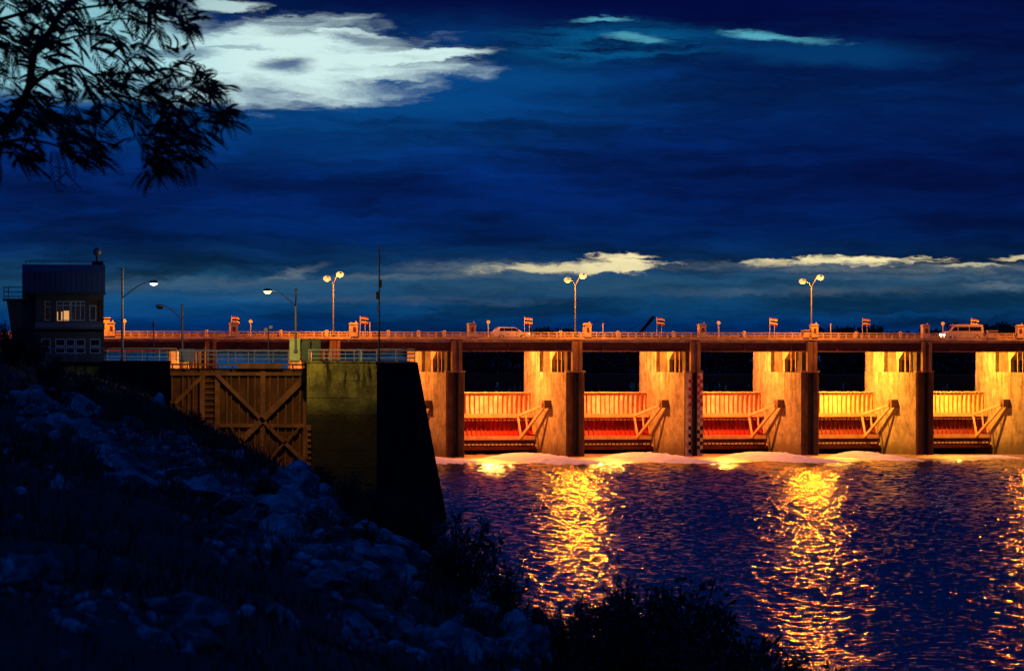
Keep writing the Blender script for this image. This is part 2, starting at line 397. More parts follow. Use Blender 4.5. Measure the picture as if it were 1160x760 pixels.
def water_mat(name, calm):
    m = bpy.data.materials.new(name); m.use_nodes = True; n = m.node_tree; p = n.nodes['Principled BSDF']
    g = n.nodes.new('ShaderNodeNewGeometry'); sp = n.nodes.new('ShaderNodeSeparateXYZ'); n.links.new(g.outputs['Position'], sp.inputs[0])
    x, y = E(n, sp.outputs[0]), E(n, sp.outputs[1])
    p.inputs['Base Color'].default_value = (.002, .012, .03, 1); p.inputs['IOR'].default_value = 1.333
    p.inputs['Roughness'].default_value = .03 if calm else .05
    def slope(v, sc, det, amp):
        q = n.nodes.new('ShaderNodeTexNoise'); q.inputs['Scale'].default_value = sc; q.inputs['Detail'].default_value = det; q.inputs['Roughness'].default_value = .6
        n.links.new(v, q.inputs['Vector']); a = n.nodes.new('ShaderNodeVectorMath'); a.operation = 'SUBTRACT'; n.links.new(q.outputs['Color'], a.inputs[0]); a.inputs[1].default_value = (.5, .5, .5)
        b = n.nodes.new('ShaderNodeVectorMath'); b.operation = 'MULTIPLY'; n.links.new(a.outputs[0], b.inputs[0]); b.inputs[1].default_value = (amp * .8, amp, 0); return b.outputs[0]
    def vadd(a, b):
        q = n.nodes.new('ShaderNodeVectorMath'); q.operation = 'ADD'; n.links.new(a, q.inputs[0])
        if isinstance(b, tuple): q.inputs[1].default_value = b
        else: n.links.new(b, q.inputs[1])
        return q.outputs[0]
    if calm:
        sl = slope(vec(n, x, y), .5, 2, .012)
    else:
        s_ = (x - O.x) * A.x + (y - O.y) * A.y
        b_ = (x - O.x) * B.x + (y - O.y) * B.y
        patch = noise(n, vec(n, x / 30.0, y / 60.0), 1, 3, .5).step(.3, .7, .7, 1.2)
        sl = slope(vec(n, x, y * 1.4, 4.4), 5.0, 4, WAVE)
        sc_ = n.nodes.new('ShaderNodeVectorMath'); sc_.operation = 'SCALE'; n.links.new(sl, sc_.inputs[0]); n.links.new(patch.k, sc_.inputs[3]); sl = sc_.outputs[0]
        # whitewater downstream of the gates
        fn = noise(n, vec(n, s_ / 5.0, b_ / 5.0), 1, 6, .65)
        near = b_.step(-62, -14)
        foam = (near * 1.15 + fn - 1.0).step(.30, .60)
        c = mixc(n, foam, (.002, .012, .03), (.26, .17, .10))
        n.links.new(c, p.inputs['Base Color'])
        n.links.new((foam * .45 + .115).k, p.inputs['Roughness'])
    nm = n.nodes.new('ShaderNodeVectorMath'); nm.operation = 'NORMALIZE'; n.links.new(vadd(sl, g.outputs['Normal']), nm.inputs[0])
    n.links.new(nm.outputs[0], p.inputs['Normal'])
    return m
WAVE = .72
M['water'] = water_mat('river_water', False)
M['calm'] = water_mat('reservoir_water', True)
M['foam'] = mat('white_foam', (.92, .88, .82), .8, var=.25, vscale=.8, dark=(.55, .45, .33), bump=.12, bscale=1.5)

# ================================================================== SETTING
# real waves where the river is seen, flat sheet round them
def river():
    rng = np.random.default_rng(11)
    NC = 470; rows = np.arange(95.0, 578.0, .33); NR = len(rows)
    u_ = np.linspace(-.135, .135, NC)
    Yg = np.repeat(rows[:, None], NC, 1); Xg = rows[:, None] * u_[None, :]
    Z = np.zeros_like(Xg)
    for i in range(72):
        lam = .62 * (2.4 / .62) ** rng.random(); k = 2 * math.pi / lam
        th = rng.normal(1.35, .75); ph = rng.random() * 6.283
        sl_ = .0165 * (lam / 2.0) ** -.15
        Z += (sl_ / k) * 1.414 * np.sin(k * (Xg * math.cos(th) + Yg * math.sin(th)) + ph)
    gust = 1 + .28 * np.sin(Xg / 9 + Yg / 31) * np.sin(Yg / 47 - Xg / 17 + 1)
    Z = Z * gust
    Z = Z + .35 * np.maximum(Z, 0) ** 2 / .1 * .2
    edge = np.minimum(np.arange(NC), np.arange(NC)[::-1]) / 12.0; Z *= np.clip(edge, 0, 1)[None, :]
    re = np.minimum(np.arange(NR), np.arange(NR)[::-1]) / 12.0; Z *= np.clip(re, 0, 1)[:, None]
    V = np.stack([Xg, Yg, Z], -1).reshape(-1, 3)
    a = (np.arange(NR - 1)[:, None] * NC + np.arange(NC - 1)[None, :]).reshape(-1)
    Fq = np.stack([a, a + 1, a + NC + 1, a + NC], 1)
    y0, y1 = rows[0], rows[-1]; c0, c1 = .135 * y0, .135 * y1; nV = len(V)
    ex = np.array([(-500, -20, 0), (500, -20, 0), (-c0, y0, 0), (c0, y0, 0), (-c1, y1, 0), (c1, y1, 0), (-500, y1, 0), (700, y1, 0)], float)
    V = np.concatenate([V, ex]); e = nV
    Fe = np.array([(e, e + 1, e + 3, e + 2), (e, e + 2, e + 4, e + 6), (e + 1, e + 7, e + 5, e + 3)])
    Fq = np.concatenate([Fq, Fe])
    me = bpy.data.meshes.new('river'); me.vertices.add(len(V)); me.vertices.foreach_set('co', V.astype(np.float32).ravel())
    me.loops.add(Fq.size); me.loops.foreach_set('vertex_index', Fq.ravel().astype(np.int32))
    me.polygons.add(len(Fq)); me.polygons.foreach_set('loop_start', (np.arange(len(Fq)) * 4).astype(np.int32))
    me.polygons.foreach_set('use_smooth', np.ones(len(Fq), bool)); me.update(calc_edges=True); me.materials.append(M['water'])
    o = bpy.data.objects.new('river', me); C.objects.link(o); return o
w_ = river(); tag(w_, kind='structure')
UPZ = 6.6
pts = [DP(-900, 15.6, UPZ), DP(1500, 15.6, UPZ), DP(2900, 4100, UPZ), DP(-600, 4500, UPZ)]
w_ = raw('reservoir_water', [tuple(p) for p in pts], [(0, 1, 2, 3)], M['calm']); tag(w_, kind='structure')
# river bed as one sheet to the horizon
bed = MB(); bed.box(-2550, 2550, -650, 5150, -5, -4); tag(bed.build('ground', M['conc_dark']), kind='structure')

# far bank of the reservoir
def farbank(name, poly, z):
    b = MB(); b.prism(poly, -4.0, z, 'z'); return tag(b.build(name, M['grass']), kind='structure')
farbank('far_bank', [(-22, 905), (30, 880), (150, 900), (420, 960), (420, 1500), (-10, 1500)], UPZ + .9)
farbank('distant_shore', [(-2500, 3600), (2500, 3600), (2500, 4800), (-2500, 4800)], UPZ + 1.5)

# terrain of the river bank
def shore(d): return 20.5 - .09 * min(d, 352)
def sm(a, b, t):
    t = max(0, min(1, (t - a) / (b - a))); return t * t * (3 - 2 * t)
def terr(x, d, rough=True):
    cap = 12.4 - 1.7 * sm(80, 230, d)
    cap += 2.1 * math.exp(-((x + 34.5) / 4.5) ** 2 - ((d - 305) / 32) ** 2)
    sl = .65 * (shore(d) - x)
    k = 1.2; m = -math.log(math.exp(-cap / k) + math.exp(-max(-40, min(sl, 60)) / k)) * k
    m -= 1.1 * sm(250, 310, d) * math.exp(-((x + 19) / 6.0) ** 2)
    if rough:
        m += .35 * mnoise.noise(Vector((x * .35, d * .35, 0))) + .5 * mnoise.noise(Vector((x * .1, d * .06, 4)))
    return max(m, -3.5)
ds = [4 + i * 1.0 for i in range(60)] + [64 + i * 1.6 for i in range(180)]
vs = []; fs = []; nx = 130
for d in ds:
    xr = shore(d) + 7; xl = -14 - d * .22
    for i in range(nx):
        t = i / (nx - 1); x = xr + (xl - xr) * t ** 1.35
        vs.append((x, d, terr(x, d)))
for j in range(len(ds) - 1):
    for i in range(nx - 1):
        a = j * nx + i; fs.append((a, a + 1, a + nx + 1, a + nx))
M['conc_shade'] = mat('shade_black_concrete', (.028, .028, .026), .9, var=.6, vscale=.6, spec=.1)  # near-black concrete for unlit lock faces, shade painted into the colour
M['soil'] = mat('dark_soil', (.035, .03, .022), .95, var=.7, vscale=.8, dark=(.012, .015, .008), bump=.05, bscale=3)
terr_o = raw('river_bank', vs, fs, M['soil'], smooth=True); tag(terr_o, kind='structure')
b = MB(); b.box(-140, -28.5, 349, 420, -3.5, 10.3); tag(b.build('lock_island', M['conc_dark']), kind='structure')

# ================================================================== BARRAGE
KS = list(range(-5, 5))
ordw = {-5: 'first', -4: 'second', -3: 'third', -2: 'fourth', -1: 'fifth', 0: 'sixth', 1: 'seventh', 2: 'eighth', 3: 'ninth', 4: 'tenth', 5: 'eleventh'}
pier_lab = {
 -5: 'concrete barrage pier hidden beyond the control tower at the left edge', -4: 'concrete barrage pier behind the control tower',
 -3: 'concrete barrage pier seen over the lock gate rail, left one', -2: 'concrete barrage pier seen over the lock rail by the grey cabinets',
 -1: 'lit concrete pier beside the dark end of the lock wall', 0: 'lit concrete pier under the middle twin road lamp',
 1: 'lit concrete pier with the red and black checkered water gauge', 2: 'lit concrete pier under the right hand twin road lamp',
 3: 'lit concrete pier below the cream van on the bridge', 4: 'lit concrete pier at the right edge of the barrage'}
def make_pier():
    t = thing('barrage_pier', '', 'pier', (0, 0, 0), TH, 'concrete piers of the barrage')
    m = MB(); hw = 1.16
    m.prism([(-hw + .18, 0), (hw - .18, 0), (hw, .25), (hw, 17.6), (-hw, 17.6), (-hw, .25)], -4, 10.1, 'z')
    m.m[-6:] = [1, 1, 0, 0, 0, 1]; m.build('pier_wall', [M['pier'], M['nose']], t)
    m = MB(); m.prism([(-hw - .04, 10.9), (hw + .04, 10.9), (hw + .04, 17.4), (-hw - .04, 17.4)], 10.1, 12.75, 'z'); 
    m.build('bearing_block', M['pier'], t)
    m = MB(); m.box(-hw + .45, hw - .45, 7.0, 10.9, 10.1, 12.7)
    for z in (10.6, 11.1, 11.6, 12.1): m.box(-hw + .38, hw - .38, 7.2, 10.8, z, z + .12)
    m.build('recess_wall', M['conc_dark'], t)
    m = MB(); m.box(-hw + .05, -hw + .5, 6.2, 6.75, 10.1, 12.7); m.box(hw - .5, hw - .05, 6.2, 6.75, 10.1, 12.7); m.build('deck_support', M['conc'], t)
    m = MB(); m.prism([(6.9, 12.72), (6.9, 11.6), (6.2, 11.6), (4.2, 12.72)], -hw + .02, hw - .02, 'x'); m.build('corbel', M['conc'], t)
    for y0_ in (4.0, 2.4):
        m = MB(); m.box(-hw + .1, -hw + .3, y0_, y0_ + .22, 10.1, 12.7); m.build('hoist_post', M['conc'], t)
    m = MB(); m.box(-hw + .35, hw - .35, .9, 2.2, 10.1, 12.7); m.build('hoist_cabinet', M['conc_dark'], t)
    # front column carrying the deck: two flanges with a dark groove, running down the nose
    m = MB(); m.box(-.62, -.22, -.62, -.02, 10.1, 13.9); m.box(.22, .62, -.62, -.02, 10.1, 13.9); m.box(-.22, .22, -.35, -.05, 10.1, 13.9)
    m.build('front_column', M['post'], t)
    m = MB(); m.box(-.30, -.16, -.3, -.004, -4, 10.1); m.box(.16, .30, -.3, -.004, -4, 10.1); m.box(-.16, .16, -.1, -.004, -4, 10.1)
    m.build('guide_rail', M['black'], t)
    m = MB(); m.box(-1.2, 1.2, 0.02, .9, 10.1, 10.34); m.build('coping', M['pier'], t)
    return t
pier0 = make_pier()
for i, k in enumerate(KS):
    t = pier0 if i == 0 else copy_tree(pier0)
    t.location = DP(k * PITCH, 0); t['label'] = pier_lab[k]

# checkered water gauge on the seventh pier
g = thing('water_gauge', 'red and black checkered water level gauge painted on pier nose', 'water gauge', DP(1 * PITCH, -.03), TH)
m = MB(); m.box(-1.1, 1.1, -.02, .02, -.5, 10.05); m.build('gauge_board', mat('weathered_cream_paint', (.85, .74, .56), .7, var=.6, vscale=1.5, streak=(0, 10)), g)
rd, bk = MB(), MB()
for j in range(20):
    z0 = .35 + j * .47
    tgt = rd if (j >= 12) else (bk if j < 7 else None)
    for i in range(5):
        x0 = -.75 + i * .37
        if (i + j) % 2 == 0 and not (0.0 < x0 + .1 < .0):
            if tgt is not None: tgt.box(x0, x0 + .37, -.045, -.021, z0, z0 + .47)
            elif j in (8, 10): pass
pal = MB()
for j in range(7, 12):
    for i in range(5):
        if (i + j) % 2 == 0: pal.box(-.75 + i * .37, -.75 + i * .37 + .37, -.045, -.021, .35 + j * .47, .35 + j * .47 + .47)
rd.build('red_squares', M['red'], g); bk.build('black_squares', M['blackp'], g)
pal.build('faded_squares', mat('faded_red_paint', (.50, .26, .18), .7, var=.5, vscale=2), g)

# ---- radial gates
gate_lab = {-2: 'radial sluice gate mostly hidden behind the dark lock wall end', -1: 'pinkish red radial gate in the bay nearest the lock wall',
 0: 'pinkish red radial gate left of the checkered water gauge', 1: 'red radial gate right of the checkered water gauge',
 2: 'pale yellow topped radial gate below the right hand twin lamp', 3: 'pale yellow topped radial gate at the right end of the barrage',
 -3: 'radial sluice gate behind the rust coloured lock gate', -4: 'radial sluice gate beyond the control tower'}
def make_gate():
    t = thing('radial_gate', '', 'sluice gate', (0, 0, 0), TH, 'radial gates between the piers')
    hwid = PITCH / 2 - 1.16 - .06; TR = Vector((0, 7.0, 6.2)); RG = 7.7
    def arc(z, r=RG): return TR.y + math.sqrt(max(r * r - (z - TR.z) ** 2, 0))
    z0, z1, zm, zl = .75, 7.5, 4.7, 2.0
    def skin(za, zb, mt, nm):
        m = MB(); n = 10; vs = []; fs = []
        for i in range(n + 1):
            z = za + (zb - za) * i / n
            vs += [(-hwid, arc(z), z), (hwid, arc(z), z), (hwid, arc(z) + .12, z), (-hwid, arc(z) + .12, z)]
        for i in range(n):
            a = i * 4
            for q in range(4): fs.append((a + q, a + (q + 1) % 4, a + 4 + (q + 1) % 4, a + 4 + q))
        m.add(vs, fs); m.add(vs[-4:], [(0, 1, 2, 3)]); m.add(vs[:4], [(3, 2, 1, 0)])
        r = m; nr = 21
        for i in range(nr + 1):
            x = -hwid + .12 + (2 * hwid - .24) * i / nr
            for j in range(6):
                a = za + (zb - za) * j / 6; bz = za + (zb - za) * (j + 1) / 6
                r.beam((x, arc(a) - .11, a), (x, arc(bz) - .11, bz), .07, .22, 1)
        return m.build(nm, [mt, M['gate_rib'] if mt is M['gate_pale'] else M['gate_red2']], t)
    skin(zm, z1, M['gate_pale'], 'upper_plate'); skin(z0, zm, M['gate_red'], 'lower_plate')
    m = MB(); m.box(-hwid, hwid, arc(z1) - .22, arc(z1) + .16, z1, z1 + .1); m.build('top_edge', M['arm'], t)
    for z, nm in ((zm, 'girder'), (zl, 'girder')):
        m = MB(); y = arc(z)
        m.box(-hwid + .1, hwid - .1, y - 1.15, y - .28, z + .02, z + .12); m.box(-hwid + .1, hwid - .1, y - 1.2, y - 1.14, z - .22, z + .26)
        m.build(nm, M['arm'], t)
    m = MB()
    for i in range(24):
        x = -hwid + .5 + i * (2 * hwid - 1.0) / 23
        m.box(x - .17, x + .17, arc(zm) - .62, arc(zm) - .5, zm - .62, zm - .44)
        m.box(x - .17, x + .17, arc(1.2) - .62, arc(1.2) - .5, 1.12, 1.3)
    m.build('bolted_lugs', M['white'], t)
    m = MB(); m.box(-hwid + .1, hwid - .1, arc(.9) - .9, arc(.9) - .1, .55, .95); m.box(-hwid + .1, hwid - .1, arc(1.6) - .6, arc(1.6) - .2, .95, 1.9); m.build('bottom_beam', M['gate_dark'], t)
    for sx in (-1, 1):
        tr = Vector((sx * (hwid - .35), TR.y, TR.z))
        m = MB()
        eu = Vector((sx * (hwid - 2.0), arc(zm) - 1.2, zm)); e2 = Vector((sx * (hwid - 2.0), arc(zl) - 1.2, zl))
        m.beam(tr, eu, .24, .28); m.beam(tr, e2, .26, .30)
        for f1 in (.42, .72):
            p = tr.lerp(eu, f1); q = tr.lerp(e2, f1 + .02); m.beam(p, q, .16, .18)
        p = tr.lerp(eu, 1.0); q = tr.lerp(e2, .98); m.beam(p, q, .2, .2)
        m.build('gate_arm', M['arm'], t)
        m = MB(); m.box(tr.x - .45, tr.x + .4, TR.y - .75, TR.y + .5, TR.z - .48, TR.z + .5)
        m.tube([(tr.x - .55, TR.y, TR.z), (tr.x + .4, TR.y, TR.z)], .32, 12)
        m.build('trunnion', M['post'], t)
        m = MB()     # curved end plate with web holes at the pier
        for j in range(8):
            a = z0 + (z1 - z0) * j / 8; bz = z0 + (z1 - z0) * (j + 1) / 8
            m.beam((sx * (hwid - .02), arc(a) - .45, a), (sx * (hwid - .02), arc(bz) - .45, bz), .08, .12)
            m.beam((sx * (hwid - .02), arc(a) - .45, a), (sx * (hwid - .02), arc(a) - .1, a), .08, .1)
        m.build('end_frame', M['arm'], t)
    return t
gate0 = make_gate(); first = True
for k in (-4, -3, -2, -1, 0, 1, 2, 3):
    t = gate0 if first else copy_tree(gate0); first = False
    t.location = DP((k + .5) * PITCH, 0); t['label'] = gate_lab[k]
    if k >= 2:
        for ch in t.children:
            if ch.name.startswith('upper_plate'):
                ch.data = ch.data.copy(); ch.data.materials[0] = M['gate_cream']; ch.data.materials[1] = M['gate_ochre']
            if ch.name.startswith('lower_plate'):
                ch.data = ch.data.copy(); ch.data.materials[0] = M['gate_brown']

# ---- bay floodlights under the deck
fl_lab = {k: gate_lab[k].replace('radial sluice gate', 'gate').replace('radial gate', 'gate') for k in gate_lab}
for k in (-4, -3, -2, -1, 0, 1, 2, 3):
    t = thing('floodlight', 'sodium floodlight under the deck over the ' + {-4: 'second', -3: 'third', -2: 'fourth', -1: 'fifth', 0: 'sixth', 1: 'seventh', 2: 'eighth', 3: 'ninth'}[k] + ' bay from the tower', 'floodlight',
              DP((k + .5) * PITCH, 10.5, 0), TH, 'floodlights under the bridge deck')
    m = MB(); m.box(-.25, .25, -.2, .2, 12.86, 13.3); m.build('housing', M['steel'], t)
    m = MB(); m.box(-.2, .2, -.15, .15, 12.81, 12.855); m.build('lens', emit('sodium_lens', (1, .55, .2), 6), t)
    spot('foam_bulb', (0, -.1, 12.4), (-2.2, -25.0, 0), {-1: 30000.0, 0: 28000.0, 1: 27000.0, 2: 22000.0, 3: 12000.0}.get(k, 8000.0), (1.0, .40, .05), .12, 44, .7, t)
    spot('bulb', (0, 0, 12.45), (4.0, -.2, 3.0), P_BAY * {-1: 1.1, 0: .92, 1: 1.0, 2: 1.25, 3: 1.05}.get(k, .5), (1.0, .255, .03) if k < 2 else (1.0, .34, .03), .16, 161, .10, t)

# ---- road bridge
br = thing('road_bridge', 'long brown girder road bridge over the barrage piers', 'bridge', DP(0, 0), TH)
S0, S1 = -6.2 * PITCH, 5.6 * PITCH
m = MB(); m.box(S0, S1, -.1, 9.6, 13.72, 14.02); m.build('deck_slab', M['conc'], br)
m = MB(); m.box(S0, S1, .5, 9.0, 14.024, 14.03); m.build('roadway', M['asphalt'], br)
m = MB(); m.box(S0, S1, -.42, .12, 14.06, 14.34); m.build('kerb_beam', M['conc'], br)
m = MB(); m.box(S0, S1, 9.3, 9.62, 14.03, 14.72); m.build('upstream_kerb', M['post'], br)
m = MB(); m.box(S0, S1, 9.4, 9.5, 14.86, 14.96); m.build('upstream_handrail', M['rail'], br)
for bb in (.0, 3.0, 6.0, 9.0):
    m = MB(); m.box(S0, S1, bb + .1, bb + .3, 12.78, 13.7); m.box(S0, S1, bb - .08, bb + .48, 12.66, 12.775)
    n = int((S1 - S0) / (PITCH / 5))
    for i in range(n):
        s = S0 + i * PITCH / 5 + .4; m.box(s, s + .12, bb - .05, bb + .098, 12.78, 13.55)
    m.build('girder', M['girder'], br)
m = MB(); m.box(S0, S1, -.11, .52, 12.60, 12.655); m.build('girder_flange', M['girder_edge'], br)
m = MB(); m.box(S0, S1, 9.66, 11.6, 13.32, 13.5); m.box(S0, S1, 11.4, 11.6, 12.78, 13.32); m.build('service_walkway', M['girder'], br)
m = MB()
for k in range(-6, 6):
    m.box(k * PITCH - 1.1, k * PITCH + 1.1, .6, 10, 12.72, 12.76)
m.build('bearing_plate', M['steel'], br)

# ---- railing panels
def make_rail():
    t = thing('bridge_railing', '', 'railing', (0, 0, 0), TH, 'railing panels along the bridge')
    m = MB(); m.box(-PITCH / 2 + .03, PITCH / 2 - .03, -.36, -.22, 14.84, 14.95); m.build('handrail', M['rail'], t)
    m = MB(); m.box(-PITCH / 2 + .03, PITCH / 2 - .03, -.33, -.25, 14.58, 14.66); m.build('middle_rail', M['rail'], t)
    p0 = None; n = 15
    for i in range(n):
        x = -PITCH / 2 + (i + .5) * PITCH / n
        w = .11 if i % 3 else .17
        m = MB(); m.box(x - w / 2, x + w / 2, -.35, -.23, 14.34, 14.84); m.build('baluster', M['rail'], t)
    return t
rail0 = make_rail()
for i, k in enumerate(range(-5, 5)):
    t = rail0 if i == 0 else copy_tree(rail0)
    t.location = DP((k + .5) * PITCH, 0); t['label'] = 'pale bridge railing panel, ' + ordw[k] + ' along from the tower'

# ---- double arm road lamps
def make_roadlamp():
    t = thing('street_lamp', '', 'street lamp', (0, 0, 0), TH, 'twin headed sodium lamps on the bridge')
    m = MB(); m.tube([(0, 0, 14.0), (0, 0, 15.2)], .16, 10); m.tube([(0, 0, 15.2), (0, 0, 20.7)], [.085, .06], 10); m.build('pole', M['cabg'], t)
    for sy, zz in ((-1, 21.75), (1, 21.35)):
        m = MB(); m.tube([(0, 0, 20.55), (0, sy * .7, 21.0), (0, sy * 1.8, zz - .12), (0, sy * 2.6, zz + .02)], .035, 8); m.build('lamp_arm', M['steel'], t)
        m = MB(); m.ball((0, sy * 3.05, zz + .06), .5, .3, 12, sx=.5); m.build('lamp_head', M['steel'], t, True)
        m = MB(); m.ball((0, sy * 3.05, zz - .10), .46, .72, 16); m.build('lamp_glass', emit('sodium_glass', (1, .46, .14), 2.0 if sy < 0 else 1.5), t, True)
        lamp('bulb', (0, sy * 3.05, zz - .95), P_ROAD * (1.0 if sy < 0 else .5), SODIUM, .42, t)
    return t
l0 = make_roadlamp()
for i, (k, lab) in enumerate(((-4, 'twin headed sodium road lamp behind the control tower'), (-2, 'twin headed sodium road lamp between the lit lock lamp and the thin mast'),
        (0, 'twin headed sodium road lamp near the silver car'), (2, 'twin headed sodium road lamp right of the checkered gauge'), (4, 'twin headed sodium road lamp beyond the cream van'))):
    t = l0 if i == 0 else copy_tree(l0)
    px = {-4: 100, -2: 377.5, 0: 651.5, 2: 919, 4: 1184}[k]
    t.location = DP(s_at(px, .2), .2); t['label'] = lab

# ---- lantern pillars, blocks, flags, small posts
def make_pillar():
    t = thing('lantern_pillar', '', 'pillar', (0, 0, 0), TH, 'lantern pillars along the bridge railing')
    m = MB(); m.box(-.44, .44, -.5, .3, 14.345, 15.8); m.build('shaft', M['conc'], t, bevel=.03)
    m = MB(); m.box(-.49, .49, -.55, .35, 15.8, 15.92); m.box(-.36, .36, -.42, .22, 15.92, 16.02); m.build('cap', M['conc'], t)
    m = MB(); m.box(-.16, .16, -.535, -.503, 14.95, 15.5); m.build('niche', M['girder'], t)
    m = MB(); m.tube([(.3, -.1, 15.93), (.3, -.1, 16.2)], .07, 8); m.build('finial', M['conc'], t)
    return t
p0 = make_pillar()
plab = ['lantern pillar carrying the waving flag left of the camera post', 'lantern pillar just left of the thin dark mast', 'lantern pillar left of the silver car',
        'lantern pillar right of the middle twin lamp', 'lantern pillar above the checkered gauge pier', 'lantern pillar at the foot of the right hand twin lamp',
        'lantern pillar just in front of the cream van', 'lantern pillar at the right edge beyond the parapet block', 'lantern pillar beside the control tower']
for i, px in enumerate((264.5, 400.5, 534, 665, 795, 922, 1048, 1155, 125)):
    t = p0 if i == 0 else copy_tree(p0)
    t.location = DP(s_at(px, -.1), 0); t['label'] = plab[i]
for px, w, lab in ((912, .75, 'low square parapet block left of the twin lamp foot'), (1123, 1.15, 'low wide parapet block behind the cream van'), (119, .9, 'orange lit kiosk block beside the control tower')):
    m = MB(); m.box(-w / 2, w / 2, -.5, .3, 14.345, 15.2 if px > 200 else 16.4); m.box(-w / 2 - .08, w / 2 + .08, -.58, .38, 15.2 if px > 200 else 16.4, 15.3 if px > 200 else 16.52)
    o = m.build('parapet_block', M['conc']); o.location = DP(s_at(px, 0), 0); o.rotation_euler.z = TH; tag(o, lab, 'parapet block')

def wavy(w, h, z1, n=8, ph=0.0, droop=.12):
    vs = []; fs = []; rows = 12
    for i in range(n + 1):
        u = i / n
        for j in range(rows + 1):
            vs.append((u * w, .09 * math.sin(u * 7 + ph) * u, z1 - h * j / rows - droop * u * u))
    for i in range(n):
        for j in range(rows): a = i * (rows + 1) + j; fs.append((a, a + 1, a + rows + 2, a + rows + 1))
    return vs, fs
def make_flag(ph, zb=0):
    t = thing('flag', '', 'flag', (0, 0, 0), TH, 'striped flags along the bridge')
    m = MB(); m.tube([(0, 0, 14.03), (0, 0, 16.85)], .035, 6); m.build('pole', M['rail'], t)
    m = MB(); m.tube([(.62, 0, 14.03), (.62, 0, 16.7)], .03, 6); m.build('pole', M['rail'], t)
    vs, fs = wavy(1.05, .8, 16.75, ph=ph); m = MB(); m.add(vs, fs)
    st = [0, 0, 1, 1, 2, 2, 2, 2, 1, 1, 0, 0]; m.m = [st[i % 12] for i in range(len(fs))]
    m.build('banner', [M['red'], M['white'], M['blue']], t)
    vs, fs = wavy(.35, .9, 16.6, 4, ph + 1, .2); vs = [(x + .62, y + .05, z) for x, y, z in vs]
    m = MB(); m.add(vs, fs); m.build('folded_banner', M['blue'], t)
    return t
f0 = make_flag(.4)
flab = ['striped flag above the waving pillar left of the camera post', 'striped flag between lantern pillar and thin mast', 'striped flag right of the silver car', 'striped flag right of the dark crane boom',
        'striped flag left of the right hand twin lamp', 'striped flag in front of the dark trees', 'striped flag above the cream van']
for i, px in enumerate((262, 408, 594, 744, 872, 977, 1100)):
    t = f0 if i == 0 else copy_tree(f0)
    t.location = DP(s_at(px, 8.8), 8.8); t['label'] = flab[i]
def make_sign(h, ball=True):
    t = thing('globe_post', '', 'post', (0, 0, 0), TH, 'short round topped posts on the bridge')
    m = MB(); m.tube([(0, 0, 14.03), (0, 0, 16.0)], .07, 8); m.build('post', M['rail'], t)
    m = MB(); m.tube([(0, -.03, 16.15), (0, .03, 16.15)], .24, 14); m.build('round_head', M['white'], t)
    return t
g0 = make_sign(0)
for i, (px, lab) in enumerate(((284, 'round headed post left of the camera post'), (553, 'round headed post left of the silver car'), (814, 'round headed post right of the gauge pier'),
        (1068, 'round headed post at the front of the cream van'), (141, 'round headed post next to the tall lock lamp pole'))):
    t = g0 if i == 0 else copy_tree(g0); t.location = DP(s_at(px, 8.9), 8.9); t['label'] = lab
for i, (px, lab) in enumerate(((419, 'thin pale post right of the flag by the mast'), (683, 'thin pale post right of the middle lantern pillar'), (941, 'thin pale post right of the right hand twin lamp'))):
    m = MB(); m.tube([(0, 0, 14.03), (0, 0, 15.95)], .06, 8); m.ball((0, 0, 16.0), .1)
    o = m.build('marker_post', M['rail']); o.location = DP(s_at(px, 8.9), 8.9); o.rotation_euler.z = TH; tag(o, lab, 'post')
bol = None
for i, px in enumerate((234, 318, 370, 440, 474, 503, 563, 635, 700, 763, 843, 970, 1020)):
    if bol is None:
        m = MB(); m.tube([(0, 0, 14.03), (0, 0, 15.0)], .22, 12); m.ball((0, 0, 15.0), .24, .7, 12); bol = m.build('bollard', M['conc'], None, True); o = bol
    else: o = bol.copy(); C.objects.link(o)
    o.location = DP(s_at(px, 9.0), 9.0)
    tag(o, 'low dome topped concrete bollard behind the bridge railing', 'bollard', 'dome topped bollards on the far side of the bridge')

# ---- vehicles
def wheel(t, x, y, r):
    m = MB(); m.tube([(x, y - .11, r), (x, y + .11, r)], r, 18); w = m.build('wheel', M['tyre'], t, bevel=.02)
    m = MB(); m.tube([(x, y - .125, r), (x, y + .125, r)], r * .55, 12); m.build('rim', M['silver'], w)
def lofted(m, prof, hw, top=1.0, zt=None, mi=0):
    """side profile with slightly tucked shoulders"""
    n = len(prof); zmin = min(p[1] for p in prof); zmax = max(p[1] for p in prof)
    vs = []
    for sgn in (-1, 1):
        for x, z in prof:
            k = (z - zmin) / (zmax - zmin); vs.append((x, sgn * hw * (1 - (1 - top) * k), z))
    fs = [tuple(range(n)), tuple(range(2 * n - 1, n - 1, -1))] + [(i, i + n, (i + 1) % n + n, (i + 1) % n) for i in range(n)]
    m.add(vs, fs, mi)
car = thing('parked_car', 'silver hatchback driving right along the bridge behind the railing', 'car', DP(s_at(578, 2.2), 2.2, 14.03), TH); car.name = 'car'
m = MB(); lofted(m, [(-2.15, .35), (2.1, .3), (2.2, .62), (2.05, .80), (1.2, .95), (-1.9, 1.0), (-2.2, .85)], .86, .94); m.build('body', M['silver'], car, bevel=.05)
m = MB(); lofted(m, [(-2.0, .98), (1.25, .93), (.45, 1.46), (-1.1, 1.52), (-1.75, 1.42)], .78, .80); cb = m.build('cabin', M['silver'], car, bevel=.04)
for x0, x1, x2, x3 in ((.02, .98, .42, .02), (-.95, -.05, -.05, -.92), (-1.62, -1.02, -1.0, -1.42)):
    for sg in (-1, 1):
        m = MB(); y0, y1 = sg * .782, sg * .675; m.add([(x0, y0, 1.03), (x1, y0, 1.03), (x2, y1, 1.40), (x3, y1, 1.40)], [(0, 1, 2, 3)]); m.build('side_window', M['glassd'], car)
